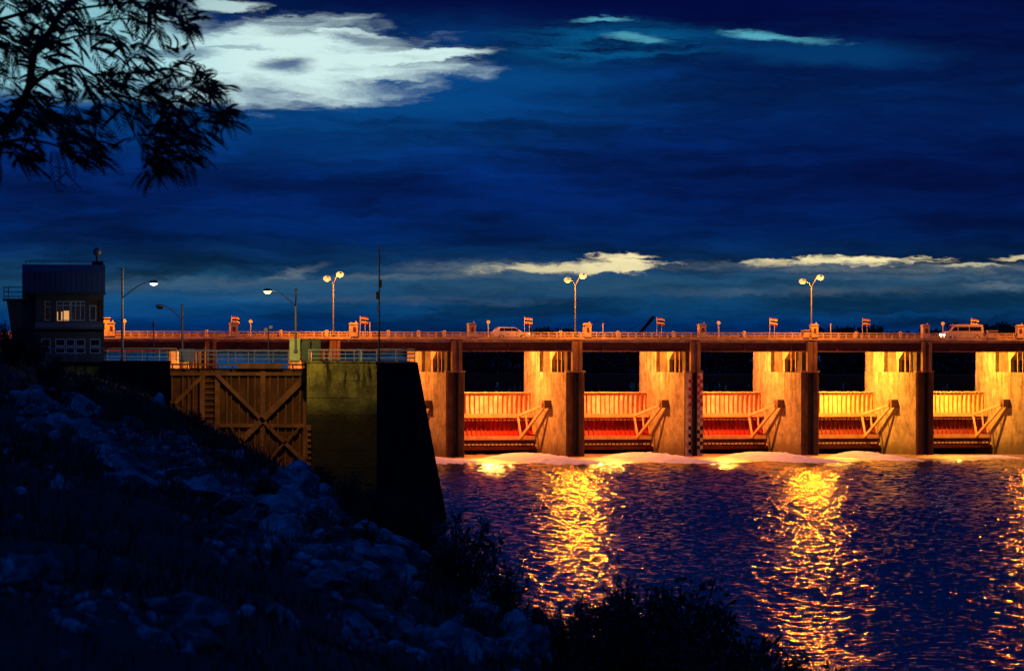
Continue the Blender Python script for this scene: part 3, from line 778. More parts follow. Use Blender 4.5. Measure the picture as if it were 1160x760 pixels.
m = MB(); m.add([(1.20, -.66, 1.0), (1.20, .66, 1.0), (.50, .58, 1.44), (.50, -.58, 1.44)], [(0, 1, 2, 3)]); m.build('windscreen', M['glassd'], car)
for x in (-1.35, 1.35):
    for y in (-.8, .8): wheel(car, x, y, .33)
for y in (-.62, .62):
    m = MB(); m.box(2.02, 2.215, y - .18, y + .18, .6, .76); m.build('headlight', emit('headlight_glow', (1, .9, .7), 4), car)
    m = MB(); m.box(-2.22, -2.1, y - .2, y + .2, .78, .95); m.build('tail_light', emit('tail_glow', (1, .25, .05), 1.2), car)
van = thing('van', 'cream high roofed van driving left with headlights on', 'van', DP(s_at(1090, 2.2), 2.2, 14.03), TH)
m = MB(); lofted(m, [(-2.55, .32), (2.5, .32), (2.55, 1.1), (-2.1, 1.1), (-2.55, .85)], .92, .97); m.build('body', M['vanp'], van, bevel=.05)
m = MB(); lofted(m, [(-2.15, 1.08), (2.53, 1.08), (2.45, 1.85), (2.25, 2.0), (-1.1, 2.0), (-1.4, 1.93)], .89, .86); m.build('upper_body', M['vanp'], van, bevel=.04)
for x0, x1, x2, x3 in ((-1.75, -.95, -.95, -1.35), (-.85, .55, .55, -.85), (.65, 2.2, 2.15, .65)):
    for sg in (-1, 1):
        m = MB(); y0, y1 = sg * .888, sg * .81; m.add([(x0, y0, 1.18), (x1, y0, 1.18), (x2, y1, 1.70), (x3, y1, 1.70)], [(0, 1, 2, 3)]); m.build('side_window', M['glassd'], van)
m = MB(); m.add([(-2.13, -.78, 1.14), (-2.13, .78, 1.14), (-1.45, .7, 1.88), (-1.45, -.7, 1.88)], [(0, 1, 2, 3)]); m.build('windscreen', M['glassd'], van)
for x in (-1.65, 1.6):
    for y in (-.86, .86): wheel(van, x, y, .36)
for y in (-.66, .66):
    m = MB(); m.box(-2.66, -2.4, y - .2, y + .2, .58, .9); m.build('headlight', emit('van_headlight', (1, .85, .7), 22), van)
# crane boom beyond the bridge
cx_ = P(741, 358, 930)
cr_ = thing('crane', 'dark crane boom slanting up behind the bridge railing', 'crane', (cx_.x - 8.2, 930, UPZ + 1.0), 0)
hb = cx_.z - UPZ - 1.0
m = MB(); m.beam((.3, 0, 1.8), (8.2, 0, hb), .62, .6); m.build('boom', M['black'], cr_)
m = MB(); m.box(-2.5, 2.5, -2, 2, .9, 2.6); m.box(-1.2, 1.4, -1.6, 1.6, 2.6, 3.8); m.build('crane_cab', M['black'], cr_, bevel=.08)
m = MB(); m.box(-3, 3, -2.4, -1.5, 0, .9); m.box(-3, 3, 1.5, 2.4, 0, .9); m.box(-2, 2, -1.5, 1.5, .3, .9); m.build('crawler_base', M['black'], cr_, bevel=.1)
m = MB(); m.tube([(8.2, 0, hb), (-5.5, 0, 3.5)], .03, 5); m.build('stay_cable', M['black'], cr_)

# ---- foam humps below the gates
def foam(k, w, l, h, lab, ds_=0, b0=1.0):
    n1_, n2_ = 60, 40; vs = []; fs = []
    for i in range(n1_ + 1):
        u = i / n1_ * 2 - 1
        for j in range(n2_ + 1):
            v = j / n2_
            ww = w * (1 + .25 * v)
            e = max(0, 1 - abs(u) ** 2.2) * (math.sin(math.pi * min(1, v * 1.02)) ** .5 if v < 1 else 0)
            zz = 1.5 * h * e * (1.0 - .75 * v) + .22 * e * mnoise.noise(Vector((u * w * .7, v * l * .5, k * 3.1))) + .1 * e * mnoise.noise(Vector((u * w * 2, v * l * 1.5, k)))
            vs.append(((u * ww / 2 + ds_), b0 - v * l, zz - .06))
    for i in range(n1_):
        for j in range(n2_): a = i * (n2_ + 1) + j; fs.append((a, a + 1, a + n2_ + 2, a + n2_ + 1))
    o = raw('foam', vs, fs, M['foam'], smooth=True); o.location = DP((k + .5) * PITCH, 0); o.rotation_euler.z = TH
    tag(o, lab, 'foam', kind='stuff')
foam(-2, 9, 26, .4, 'white outflow foam by the dark lock wall end', 0, -3)
foam(-1, 7.6, 33, .75, 'broad white outflow foam below the gate nearest the lock wall', -1.8, -2)
foam(0, 6.6, 33, .75, 'broad white outflow foam left of the checkered gauge', -2.6, -2)
foam(1, 6.4, 33, .75, 'broad white outflow foam right of the checkered gauge', -2.6, -2)
foam(2, 3.6, 26, .7, 'small white foam hump below the pale gate', -5.0, -3)
foam(3, 5, 10, .25, 'thin white foam line near the right end', -4.0, -9)

# ================================================================== LOCK
DL = 362.0
lw = thing('lock_wall', 'yellow green mossy concrete lock wall with dark battered end', 'lock wall', (0, 0, 0))
zt = P(348, 411, DL).z
Ax, Bx = P(348, 0, DL).x, P(427, 0, DL).x
Ct, Cb = P(473, 0, DL + 3.5).x, P(506, 0, DL + 3.0).x
m = MB()
bk_ = Vector((-.05, 1, 0)) * 38
top = [(Ax, DL), (Bx, DL), (Ct, DL + 3.6), (Ct + bk_.x, DL + 3.6 + bk_.y), (Ax + bk_.x, DL + bk_.y)]
bot = [(Ax, DL), (Bx, DL), (Cb, DL + 3.0), (Cb + bk_.x, DL + 3.0 + bk_.y), (Ax + bk_.x, DL + bk_.y)]
vs = [(x, y, -3.4) for x, y in bot] + [(x, y, zt) for x, y in top]
# toe of the batter at water level
vs[2] = (Cb + .7, DL + 3.0, -3.4)
fs = [(4, 3, 2, 1, 0), (5, 6, 7, 8, 9)] + [(i, (i + 1) % 5, 5 + (i + 1) % 5, 5 + i) for i in range(5)]
m.add(vs, fs); m.m[2 + 1] = 1; m.m[2 + 2] = 1; m.build('wall_body', [M['mossy'], M['conc_shade']], lw)
m = MB(); m.box(Ax - .05, Bx, DL - .06, DL + .5, zt, zt + .1); m.build('coping', M['mossy'], lw)
m = MB(); m.box(Ax - .03, Ax + .32, DL - .05, DL - .003, 3.2, 7.4)
for i in range(9): m.box(Ax + .02, Ax + .3, DL - .16, DL - .051, 3.4 + i * .45, 3.46 + i * .45)
m.build('wall_ladder', M['hoist_frame'], lw)

lb = thing('lock_pier', 'black shaded concrete lock pier left of the rust coloured gate', 'lock pier', (0, 0, 0))
x0, x1 = P(116.5, 0, 346).x, P(193, 0, 346).x; zb = P(0, 411.5, 346).z
bk_ = Vector((-.085, 1, 0)) * 34; m = MB()
vs = [(x0, 346, -3), (x1, 346, -3), (x1 + bk_.x, 346 + bk_.y, -3), (x0 + bk_.x, 346 + bk_.y, -3)]
vs += [(x, y, zb) for x, y, z in vs]
m.add(vs, [(3, 2, 1, 0), (4, 5, 6, 7), (0, 1, 5, 4), (1, 2, 6, 5), (2, 3, 7, 6), (3, 0, 4, 7)]); m.build('pier_body', M['conc_shade'], lb)
m = MB(); m.box(x0 - .05, x1 + .05, 345.9, 346.6, zb, zb + .12); m.build('coping', M['conc_shade'], lb)

# mitre gate leaves
DG = 372.0
gx = lambda px: P(px, 0, DG).x
gz = lambda py: P(0, py, DG).z
sill = MB(); sill.box(gx(120), gx(352), DG + .3, DG + 1.5, -3, gz(533)); tag(sill.build('gate_sill', M['conc_dark']), 'dark concrete sill under the rust coloured lock gate', 'sill')
def leaf(pxa, pxb, lab, diag, posts, ribs):
    t = thing('lock_gate', lab, 'lock gate', (gx(pxa), DG, 0)); X0 = gx(pxa)
    X_ = lambda px: gx(px) - X0
    m = MB(); m.box(X_(pxa), X_(pxb), .25, .33, gz(529), gz(418)); m.build('skin_plate', M['hoist'], t)
    m = MB()
    for px in ribs: m.box(X_(px) - .05, X_(px) + .05, -.02, .248, gz(528), gz(424))
    m.build('stiffeners', M['hoist_frame'], t)
    for y0, y1 in ((422, 426), (480.5, 484.5), (526, 530.5)):
        m = MB(); m.box(X_(pxa), X_(pxb), -.22, .24, gz(y1), gz(y0)); m.build('cross_beam', M['hoist_frame'], t)
    for px in posts:
        m = MB(); m.box(X_(px) - .2, X_(px) + .2, -.2, .245, gz(530), gz(420)); m.build('upright', M['hoist_frame'], t)
    for a_, b_, w in diag:
        m = MB(); m.beam((X_(a_[0]), -.38, gz(a_[1])), (X_(b_[0]), -.38, gz(b_[1])), .22, w, up=(0, 1, 0)) if False else m.beam((X_(a_[0]), -.36, gz(a_[1])), (X_(b_[0]), -.36, gz(b_[1])), .24, w, up=(0, 0, 1))
        m.build('diagonal_brace', M['hoist_frame'], t)
    return t
gl = leaf(128, 238, 'rust coloured lock gate leaf half hidden by the black pier', [((150, 505), (232, 425), .30), ((150, 425), (228, 482), .24)], [131, 229.5], [207, 213.5, 219, 150, 165, 180, 195])
m = MB(); X0 = gx(128)
for i in range(16):
    z = gz(525) + i * (gz(426) - gz(525)) / 15; m.box(gx(231) - X0, gx(247) - X0, -.12, -.06, z, z + .07)
m.build('ladder_rungs', M['hoist_frame'], gl)
gr_ = leaf(238.4, 348, 'rust coloured lock gate leaf with large crossed diagonal braces', [((245, 424), (346, 524), .30), ((256, 517), (348, 426), .46), ((262, 484), (298, 528), .16), ((298, 528), (340, 484), .16)], [246.5, 298, 346.5], [257, 262, 271, 281, 289, 306, 315, 324, 332, 340])
# walkway on the gate with brackets
wk = thing('gate_walkway', 'narrow steel walkway along the top of the lock gate', 'walkway', (0, 0, 0))
m = MB(); m.box(gx(190), gx(350), DG - .7, DG + .5, gz(414.5), gz(412.5)); m.build('deck_plate', M['hoist_frame'], wk)
for i, px in enumerate(range(196, 350, 17)):
    m = MB(); m.beam((gx(px), DG - .65, gz(415)), (gx(px), DG - .15, gz(421)), .1); m.build('bracket', M['hoist_frame'], wk)
m = MB(); m.box(gx(270), gx(320), DG - .72, DG - .705, gz(418), gz(412)); m.build('toe_board', M['hoist_frame'], wk)

# handrails on the lock
def handrail(pxa, pxb, pya, d, lab, hh=.98, step=1.55, bars=3, mt='railw', dirv=None, tone=None):
    a = P(pxa, pya, d); b_ = P(pxb, pya, d)
    if dirv is not None: b_ = a + dirv
    t = thing('handrail', lab, 'handrail', a); L = (b_ - a); n = max(2, int(round(L.length / step)))
    for j in range(bars):
        z = hh * (j + 1) / bars
        m = MB(); m.tube([(0, 0, z), (L.x, L.y, z)], .038 if j == bars - 1 else .028, 6); m.build('bar', M[mt], t)
    for i in range(n + 1):
        q = L * (i / n); m = MB(); m.tube([(q.x, q.y, 0), (q.x, q.y, hh)], .036, 6); m.build('post', M[mt], t)
    return t
handrail(190, 350, 412.5, DG - .6, 'pale handrail along the near edge of the gate walkway')
handrail(203, 352, 411, DG + .45, 'pale handrail along the far edge of the gate walkway')
handrail(350, 427, 411, DL + .4, 'pale handrail on the mossy wall top, near edge')
handrail(352, 470, 410.5, DL + 12, 'pale handrail on the lock wall set back from the edge', step=1.4)
handrail(427, 470, 410, DL + 3.7, 'dark handrail above the black end of the lock wall')
handrail(119, 191, 411.5, 346.3, 'handrail along the front of the black lock pier', mt='steel')
handrail(122, 200, 410, 362, 'handrail set back behind the black lock pier', mt='railw', step=1.2)
handrail(52, 119, 411, 347.0, 'handrail in front of the control tower ground floor', mt='railw', bars=2, step=2.0)
handrail(410, 412, 411, DL + .6, 'handrail running back along the lock wall from its front edge', dirv=Vector((-.045, 1, 0)) * 30, step=1.6)

# cabinets
def cabinet(px0, px1, py0, d, mt, lab):
    a = P(px0, py0, d); w = (px1 - px0) / F * d; zb_ = zt
    t = thing('electrical_cabinet', lab, 'cabinet', (a.x, d, zb_)); h = a.z - zb_
    m = MB(); m.box(0, w, 0, .6, .1, h - .06); m.build('body', M[mt], t, bevel=.02)
    m = MB(); m.box(-.05, w + .05, -.06, .66, h - .06, h + .02); m.build('lid', M[mt], t)
    m = MB(); m.box(.06, w / 2 - .02, -.022, -.002, .16, h - .14); m.box(w / 2 + .02, w - .06, -.022, -.002, .16, h - .14); m.build('door', M[mt], t)
    m = MB(); m.box(.05, w - .05, .05, .55, 0, .1); m.build('plinth', M['conc_dark'], t)
cabinet(328, 340, 384.5, 366, 'cab', 'bright yellow green cabinet beside the lamp pole')
cabinet(340.5, 351, 384.5, 366.4, 'cabg', 'dark grey green cabinet next to the bright one')
cabinet(353, 363, 384.5, 366.4, 'cabg', 'dark grey green cabinet farthest from the lamp pole')
m = MB(); m.box(-.6, .6, -.4, .4, 0, 1.1); o = m.build('control_box', M['white'], bevel=.03); o.location = (P(212, 0, 385).x, 385, P(0, 411, 385).z); tag(o, 'small white control box behind the gate walkway rail', 'control box')

# lock lamps
def locklamp(px, pyt, pyb, d, hx, hy, lab, lit, dd=0.0, col_=(1, .97, .9)):
    base = P(px, pyb, d); top = P(px, pyt, d); hd = P(hx, hy, d + dd) - base; h = top.z - base.z
    t = thing('street_lamp', lab, 'street lamp', base)
    m = MB(); m.tube([(0, 0, 0), (0, 0, .25)], .16, 10); m.tube([(0, 0, .25), (0, 0, h)], [.10, .075], 10); m.tube([(0, 0, h), (0, 0, h + .12)], .12, 8); m.build('pole', M['steel'], t)
    za = hd.z - 1.05; pts_ = []
    for i in range(9):
        u = i / 8; pts_.append((hd.x * u * .93, hd.y * u * .93, za + (hd.z + .12 - za) * math.sin(u * math.pi / 2)))
    m = MB(); m.tube(pts_, .04, 8); m.build('lamp_arm', M['steel'], t)
    m = MB(); m.ball((hd.x, hd.y, hd.z + .1), .36, .42, 12, sy=.6); m.build('lamp_head', M['steel'], t, True)
    m = MB(); m.ball((hd.x, hd.y, hd.z), .29, .55, 12, sy=.6)
    m.build('lamp_glass', emit('lamp_glass_lit', col_, 3) if lit else M['glassd'], t, True)
    if lit: lamp('bulb', (hd.x, hd.y, hd.z - .4), lit, col_, .14, t)
    return t
locklamp(335, 329, 400, 366, 303, 331, 'lit greenish white lamp on curved arm over the lock gate', P_LOCK, -9.0, (1, .75, .15))
locklamp(138.5, 307, 411, 352, 174, 322, 'tall pole with bright white lamp head beside the control tower', P_WHITE, -4.5, (.85, .92, 1))
locklamp(206.5, 347, 411, 376, 181, 349, 'unlit lamp on curved arm behind the lock gate', 0)
# camera post
t = thing('camera_post', 'short post topped by two small white floodlights', 'post', P(304, 411, 375))
h = P(0, 374, 375).z - P(0, 411, 375).z
m = MB(); m.tube([(0, 0, 0), (0, 0, h)], .045, 8); m.build('post', M['steel'], t)
for sx in (-1, 1):
    m = MB(); m.box(sx * .2 - .13, sx * .2 + .13, -.3, .05, h - .02 + .1 * sx, h + .22 + .1 * sx); m.build('floodlight_head', M['white'], t)
# antenna mast
t = thing('mast', 'tall thin dark mast with boxes and hooked tip at the lock wall end', 'mast', P(429.5, 411, 364))
H_ = P(0, 282, 364).z - zt
m = MB(); m.tube([(0, 0, 0), (0, 0, H_)], [.075, .05], 8); m.build('pole', M['black'], t)
m = MB(); m.tube([(0, 0, H_ - .25), (.02, 0, H_ + .1), (.14, 0, H_ + .22), (.26, 0, H_ + .1), (.24, 0, H_ - .02)], .035, 6); m.tube([(-.06, 0, H_ - .8), (.12, 0, H_ - .9), (.1, 0, H_ - .5)], .03, 6); m.build('hooked_tip', M['black'], t)
for py, w, dx_ in ((321.5, .13, .08), (335, .15, -.1)):
    z = P(0, py, 364).z - zt; m = MB(); m.box(dx_ - w, dx_ + w, -.2, .12, z - .3, z + .3); m.build('instrument_box', M['black'], t, bevel=.02)
m = MB(); m.tube([(-.1, -.1, P(0, 343, 364).z - zt), (-.2, -.1, P(0, 348, 364).z - zt), (-.08, 0, P(0, 354, 364).z - zt)], .025, 6); m.build('loose_cable', M['black'], t)
# another slim pole
m = MB(); m.tube([(0, 0, 0), (0, 0, 3.3)], .05, 6); m.box(-.12, .12, -.05, .05, 2.7, 3.0); o = m.build('signal_post', M['steel']); o.location = P(174, 405, 420); tag(o, 'slim grey post between the two lock lamps near the tower', 'post')

# ================================================================== CONTROL TOWER
DT = 352.0
u = F / DT
tx = lambda px: (px - 118) / u
tz = lambda py: HCAM - (py - HY) / u
tw = thing('control_tower', 'small dark blue topped lock control tower with one lit window', 'building', (P(118, 0, DT).x, DT, 0), R(5.7))
m = MB(); m.box(tx(66), tx(118), .3, 5.6, 8.4, tz(411)); m.build('base_wall', M['mossy'], tw)
m = MB(); m.box(tx(40.5), tx(118), 0, 6.0, tz(411), tz(374)); m.build('ground_floor_wall', M['wallb'], tw)
m = MB(); m.box(tx(40), tx(118.6), -.35, 6.2, tz(372.5), tz(366.5)); m.box(tx(40), tx(118.6), -.28, 6.2, tz(374), tz(372.5)); m.build('ledge', M['wallg'], tw)
m = MB()   # upper storey: piers between windows, with openings
ux0, ux1 = tx(41), tx(117.5)
m.box(ux0, tx(50), 0.02, .25, tz(366.5), tz(334)); m.box(tx(58), tx(63.5), 0.02, .25, tz(366.5), tz(334)); m.box(tx(97), tx(101), 0.02, .25, tz(366.5), tz(334)); m.box(tx(115.5), ux1, 0.02, .25, tz(366.5), tz(334))
m.box(tx(50), tx(58), 0.02, .25, tz(366.5), tz(364.5)); m.box(tx(63.5), tx(97), 0.02, .25, tz(366.5), tz(364.5)); m.box(tx(101), tx(115.5), 0.02, .25, tz(366.5), tz(364.5))
m.box(ux0, ux1, 0.02, .25, tz(341), tz(334)) if False else m.box(tx(50), tx(58), .02, .25, tz(342), tz(334)); m.box(tx(63.5), tx(97), .02, .25, tz(342), tz(334)); m.box(tx(101), tx(115.5), .02, .25, tz(340), tz(334))
m.box(ux0, ux1, 5.7, 5.95, tz(366.5), tz(334)); m.box(ux0, ux0 + .2, .25, 5.7, tz(366.5), tz(334))
m.box(ux1 - .2, ux1, .25, .6, tz(366.5), tz(334)); m.box(ux1 - .2, ux1, 5.2, 5.7, tz(366.5), tz(334)); m.box(ux1 - .2, ux1, .6, 5.2, tz(366.5), tz(362))
m.build('upper_wall', M['wallb'], tw)
m = MB(); m.box(ux0 + .2, ux1 - .2, .25, 5.7, tz(366.4), tz(365.5)); m.build('upper_floor', M['wallb'], tw)
m = MB()
rp = [(-.55, tz(333)), (-.62, tz(331)), (-.62, tz(309)), (-.3, tz(301)), (6.4, tz(301)), (6.6, tz(309)), (6.6, tz(333))]
m.prism(rp, tx(25.5), tx(119), 'x'); rf = m.build('roof', M['roofblue'], tw)
m = MB()
for i in range(16): x = tx(25.5) + (tx(119) - tx(25.5)) * (i + .5) / 16; m.box(x - .015, x + .015, -.65, -.621, tz(331), tz(309))
m.build('panel_seams', M['roofblue'], rf)
m = MB(); m.box(tx(28), tx(120), -.5, 6.5, tz(334.2), tz(333.05)); m.build('soffit', M['wallb'], tw)
m = MB()
zt0, zt1 = tz(301), tz(296.3)
m.tube([(tx(28), .0, zt1 - .12), (tx(38), -.1, zt1), (tx(118), -.1, zt1)], .03, 6); m.tube([(tx(28), 5.5, zt1), (tx(118), 5.5, zt1)], .025, 6)
for px in (30, 49, 79, 104, 117): m.tube([(tx(px), -.1, zt0), (tx(px), -.1, zt1)], .025, 6)
m.build('roof_railing', M['steel'], tw)
# siren / searchlight on the roof
m = MB(); m.box(tx(104), tx(117), 1, 1.8, tz(301), tz(297)); m.tube([(tx(110), 1.4, tz(297)), (tx(110), 1.4, tz(291))], .08, 8); m.build('searchlight_mount', M['black'], tw)
m = MB(); m.ball((tx(110), 1.3, tz(286)), .30, 1.12, 14); m.tube([(tx(110), 1.3, tz(286)), (tx(110), .92, tz(286))], [.22, .27], 14); m.build('searchlight', M['steel'], tw, True)
# windows
def window(x0, x1, z0, z1, lit, split, y=0.0, pane='glassd', trans=None):
    m = MB(); w = .055
    m.box(x0, x1, y - .03, y + .05, z0, z0 + w); m.box(x0, x1, y - .03, y + .05, z1 - w, z1); m.box(x0, x0 + w, y - .03, y + .05, z0 + w, z1 - w); m.box(x1 - w, x1, y - .03, y + .05, z0 + w, z1 - w)
    for i in range(1, split): x = x0 + (x1 - x0) * i / split; m.box(x - w / 2, x + w / 2, y - .028, y + .045, z0 + w, z1 - w)
    if trans: zz = z1 - (z1 - z0) * trans; m.box(x0 + w, x1 - w, y - .026, y + .043, zz - w / 2, zz + w / 2)
    f = m.build('window', M['frame'], tw)
    m = MB(); m.box(x0 + w, x1 - w, y + .0, y + .01, z0 + w, z1 - w); m.build('pane', M[pane], f)
def glass_clear():
    m_ = bpy.data.materials.new('clear_pane'); m_.use_nodes = True; n = m_.node_tree; n.nodes.clear()
    a = n.nodes.new('ShaderNodeBsdfTransparent'); a.inputs[0].default_value = (.8, .85, .85, 1); g_ = n.nodes.new('ShaderNodeBsdfGlossy'); g_.inputs['Roughness'].default_value = .02
    mx = n.nodes.new('ShaderNodeMixShader'); fr = n.nodes.new('ShaderNodeFresnel'); fr.inputs[0].default_value = 1.5
    n.links.new(fr.outputs[0], mx.inputs[0]); n.links.new(a.outputs[0], mx.inputs[1]); n.links.new(g_.outputs[0], mx.inputs[2])
    o_ = n.nodes.new('ShaderNodeOutputMaterial'); n.links.new(mx.outputs[0], o_.inputs[0]); return m_
M['clear'] = glass_clear()
window(tx(51), tx(57.5), tz(364.3), tz(342.2), 0, 1, .1, 'clear', .3)
window(tx(64), tx(80), tz(364.3), tz(342.2), 1, 2, .1, 'clear', .22)
window(tx(80.4), tx(96.6), tz(364.3), tz(342.2), 0, 3, .1, 'clear', .22)
window(tx(101.5), tx(109), tz(364.3), tz(347), 0, 1, .1, 'clear', None)
for i, (a_, c_) in enumerate(((47, 57.5), (63, 74), (75, 85), (86, 96.5), (102, 113.5))):
    window(tx(a_), tx(c_), tz(393), tz(385), 0, 1, -.02, 'glassd'); window(tx(a_), tx(c_), tz(401.5), tz(394), 0, 1, -.02, 'glassd')
# lit curtain / lamp inside the upper room
m = MB(); m.box(tx(65), tx(71), 2.0, 2.1, tz(365), tz(354)); m.box(tx(72.5), tx(78.5), 2.0, 2.1, tz(365), tz(353)); m.build('room_lamp', emit('warm_room_lamp', (1, .42, .12), 1.3), tw)
m = MB(); m.box(tx(66), tx(69.5), .9, 1.0, tz(364), tz(348)); m.box(tx(89), tx(92), .9, 1.0, tz(364), tz(346)); m.box(tx(82), tx(84), 1, 1.1, tz(364), tz(350)); m.build('curtain', M['frame'], tw)
lamp('room_bulb', (tx(80), 2.6, tz(345)), 14.0, (1, .72, .42), .1, tw)
# balcony on the left
m = MB(); m.box(tx(3.5), tx(26), .5, 4.5, tz(342), tz(339.5)); m.build('balcony_floor', M['wallb'], tw)
m = MB()
for z in (326.5, 332, 337): m.tube([(tx(5), .5, tz(z)), (tx(26), .5, tz(z))], .035, 6); m.tube([(tx(5), .5, tz(z)), (tx(5), 4.4, tz(z))], .035, 6)
for px in (5, 10, 26): m.tube([(tx(px), .5, tz(341)), (tx(px), .5, tz(326))], .035, 6)
m.build('balcony_railing', M['steel'], tw)
m = MB(); m.prism([(tx(8), tz(342)), (tx(41), tz(342)), (tx(41), tz(388)), (tx(15), tz(388))], .6, 5.5, 'y'); m.prism([(tx(25.6), tz(342)), (tx(41), tz(342)), (tx(41), tz(333)), (tx(25.6), tz(333))], .3, 5.5, 'y'); m.build('stair_wing', M['wallb'], tw)
m = MB(); m.box(tx(15), tx(41), .2, 5.5, tz(412), tz(388)); m.box(tx(15), tx(41), -.1, .2, tz(387.2), tz(385.5)); m.build('landing', M['wallb'], tw)
m = MB(); m.tube([(tx(0), .4, tz(378)), (tx(12), .4, tz(370))], .04, 6); m.build('stair_rail', M['steel'], tw)

# ================================================================== VEGETATION AND ROCKS
def quads(centers, dirs, ups, L, Wd):
    """pointed leaf = 4-corner rhombus"""
    vs = []; fs = []
    for c, d, u_, l, w in zip(centers, dirs, ups, L, Wd):
        i = len(vs); sd = d.cross(u_)
        if sd.length < 1e-4: sd = Vector((1, 0, 0))
        sd.normalize()
        vs += [c, c + d * l * .45 + sd * w / 2, c + d * l, c + d * l * .45 - sd * w / 2]; fs.append((i, i + 1, i + 2, i + 3))
    return vs, fs
def rv(r):
    while True:
        v = Vector((r.uniform(-1, 1), r.uniform(-1, 1), r.uniform(-1, 1)))
        if .05 < v.length < 1: return v.normalized()
def shrub_meshes(seed, n_st, h, rad, leaf, n_leaf, bare=.0):
    r = random.Random(seed); st = MB(); cs, di, up, Ls, Ws = [], [], [], [], []
    for i in range(n_st):
        a = r.uniform(0, 6.28); rr = rad * r.uniform(.2, 1); hh = h * r.uniform(.5, 1.0) * (1 - .35 * (rr / rad) ** 2)
        tip = Vector((math.cos(a) * rr, math.sin(a) * rr, hh)); mid = Vector((tip.x * .35, tip.y * .35, hh * .55)) + rv(r) * .12 * h
        base = Vector((math.cos(a) * .1 * rad, math.sin(a) * .1 * rad, -.2)); pts_ = []
        for k in range(7):
            t_ = k / 6; pts_.append(base * (1 - t_) ** 2 + mid * 2 * t_ * (1 - t_) + tip * t_ * t_)
        st.tube(pts_, [.035 * h / 3 * (1 - .8 * k / 6) + .004 for k in range(7)], 4)
        for q in range(int(n_leaf / n_st)):
            t_ = r.uniform(.25, 1) ** .8; p = base * (1 - t_) ** 2 + mid * 2 * t_ * (1 - t_) + tip * t_ * t_
            o_ = rv(r) * (rad * .30 * r.uniform(0, 1) * (1.15 - t_ * .55)); p = p + o_
            cs.append(p); d = (rv(r) + Vector((0, 0, .2)) + o_.normalized() * .6).normalized(); di.append(d); up.append(rv(r)); l = leaf * r.uniform(.6, 1.3); Ls.append(l); Ws.append(l * .42)
    return st, quads(cs, di, up, Ls, Ws)
protos = {}
def shrub(kind, px, py, d, scale, lab, rz=0, cat='shrub', grp=None):
    x = (px - CX) / F * d; z = terr(x, d)
    if kind not in protos:
        sd, nst, h, rad, lf, nl, mt = {'dense': (3, 46, 3.0, 1.5, .13, 5200, 'leafd'), 'dense_b': (14, 40, 2.6, 1.7, .12, 4600, 'leaf'), 'weed': (5, 26, 1.6, 1.0, .13, 1100, 'grass'),
             'bare': (9, 26, 2.6, 1.5, .10, 40, 'leafd'), 'airy': (11, 22, 2.8, 1.2, .17, 900, 'leafd')}[kind]
        st, (vs_, fs_) = shrub_meshes(sd, nst, h, rad, lf, nl)
        t = thing('shrub', lab, cat); st.build('stems', M['stem'], t); raw('foliage', vs_, fs_, M[mt], t); protos[kind] = t
    else: t = copy_tree(protos[kind])
    t.location = (x, d, z - .1); t.scale = (scale,) * 3; t.rotation_euler = (0, 0, rz); tag(t, lab, cat, grp)
    return t
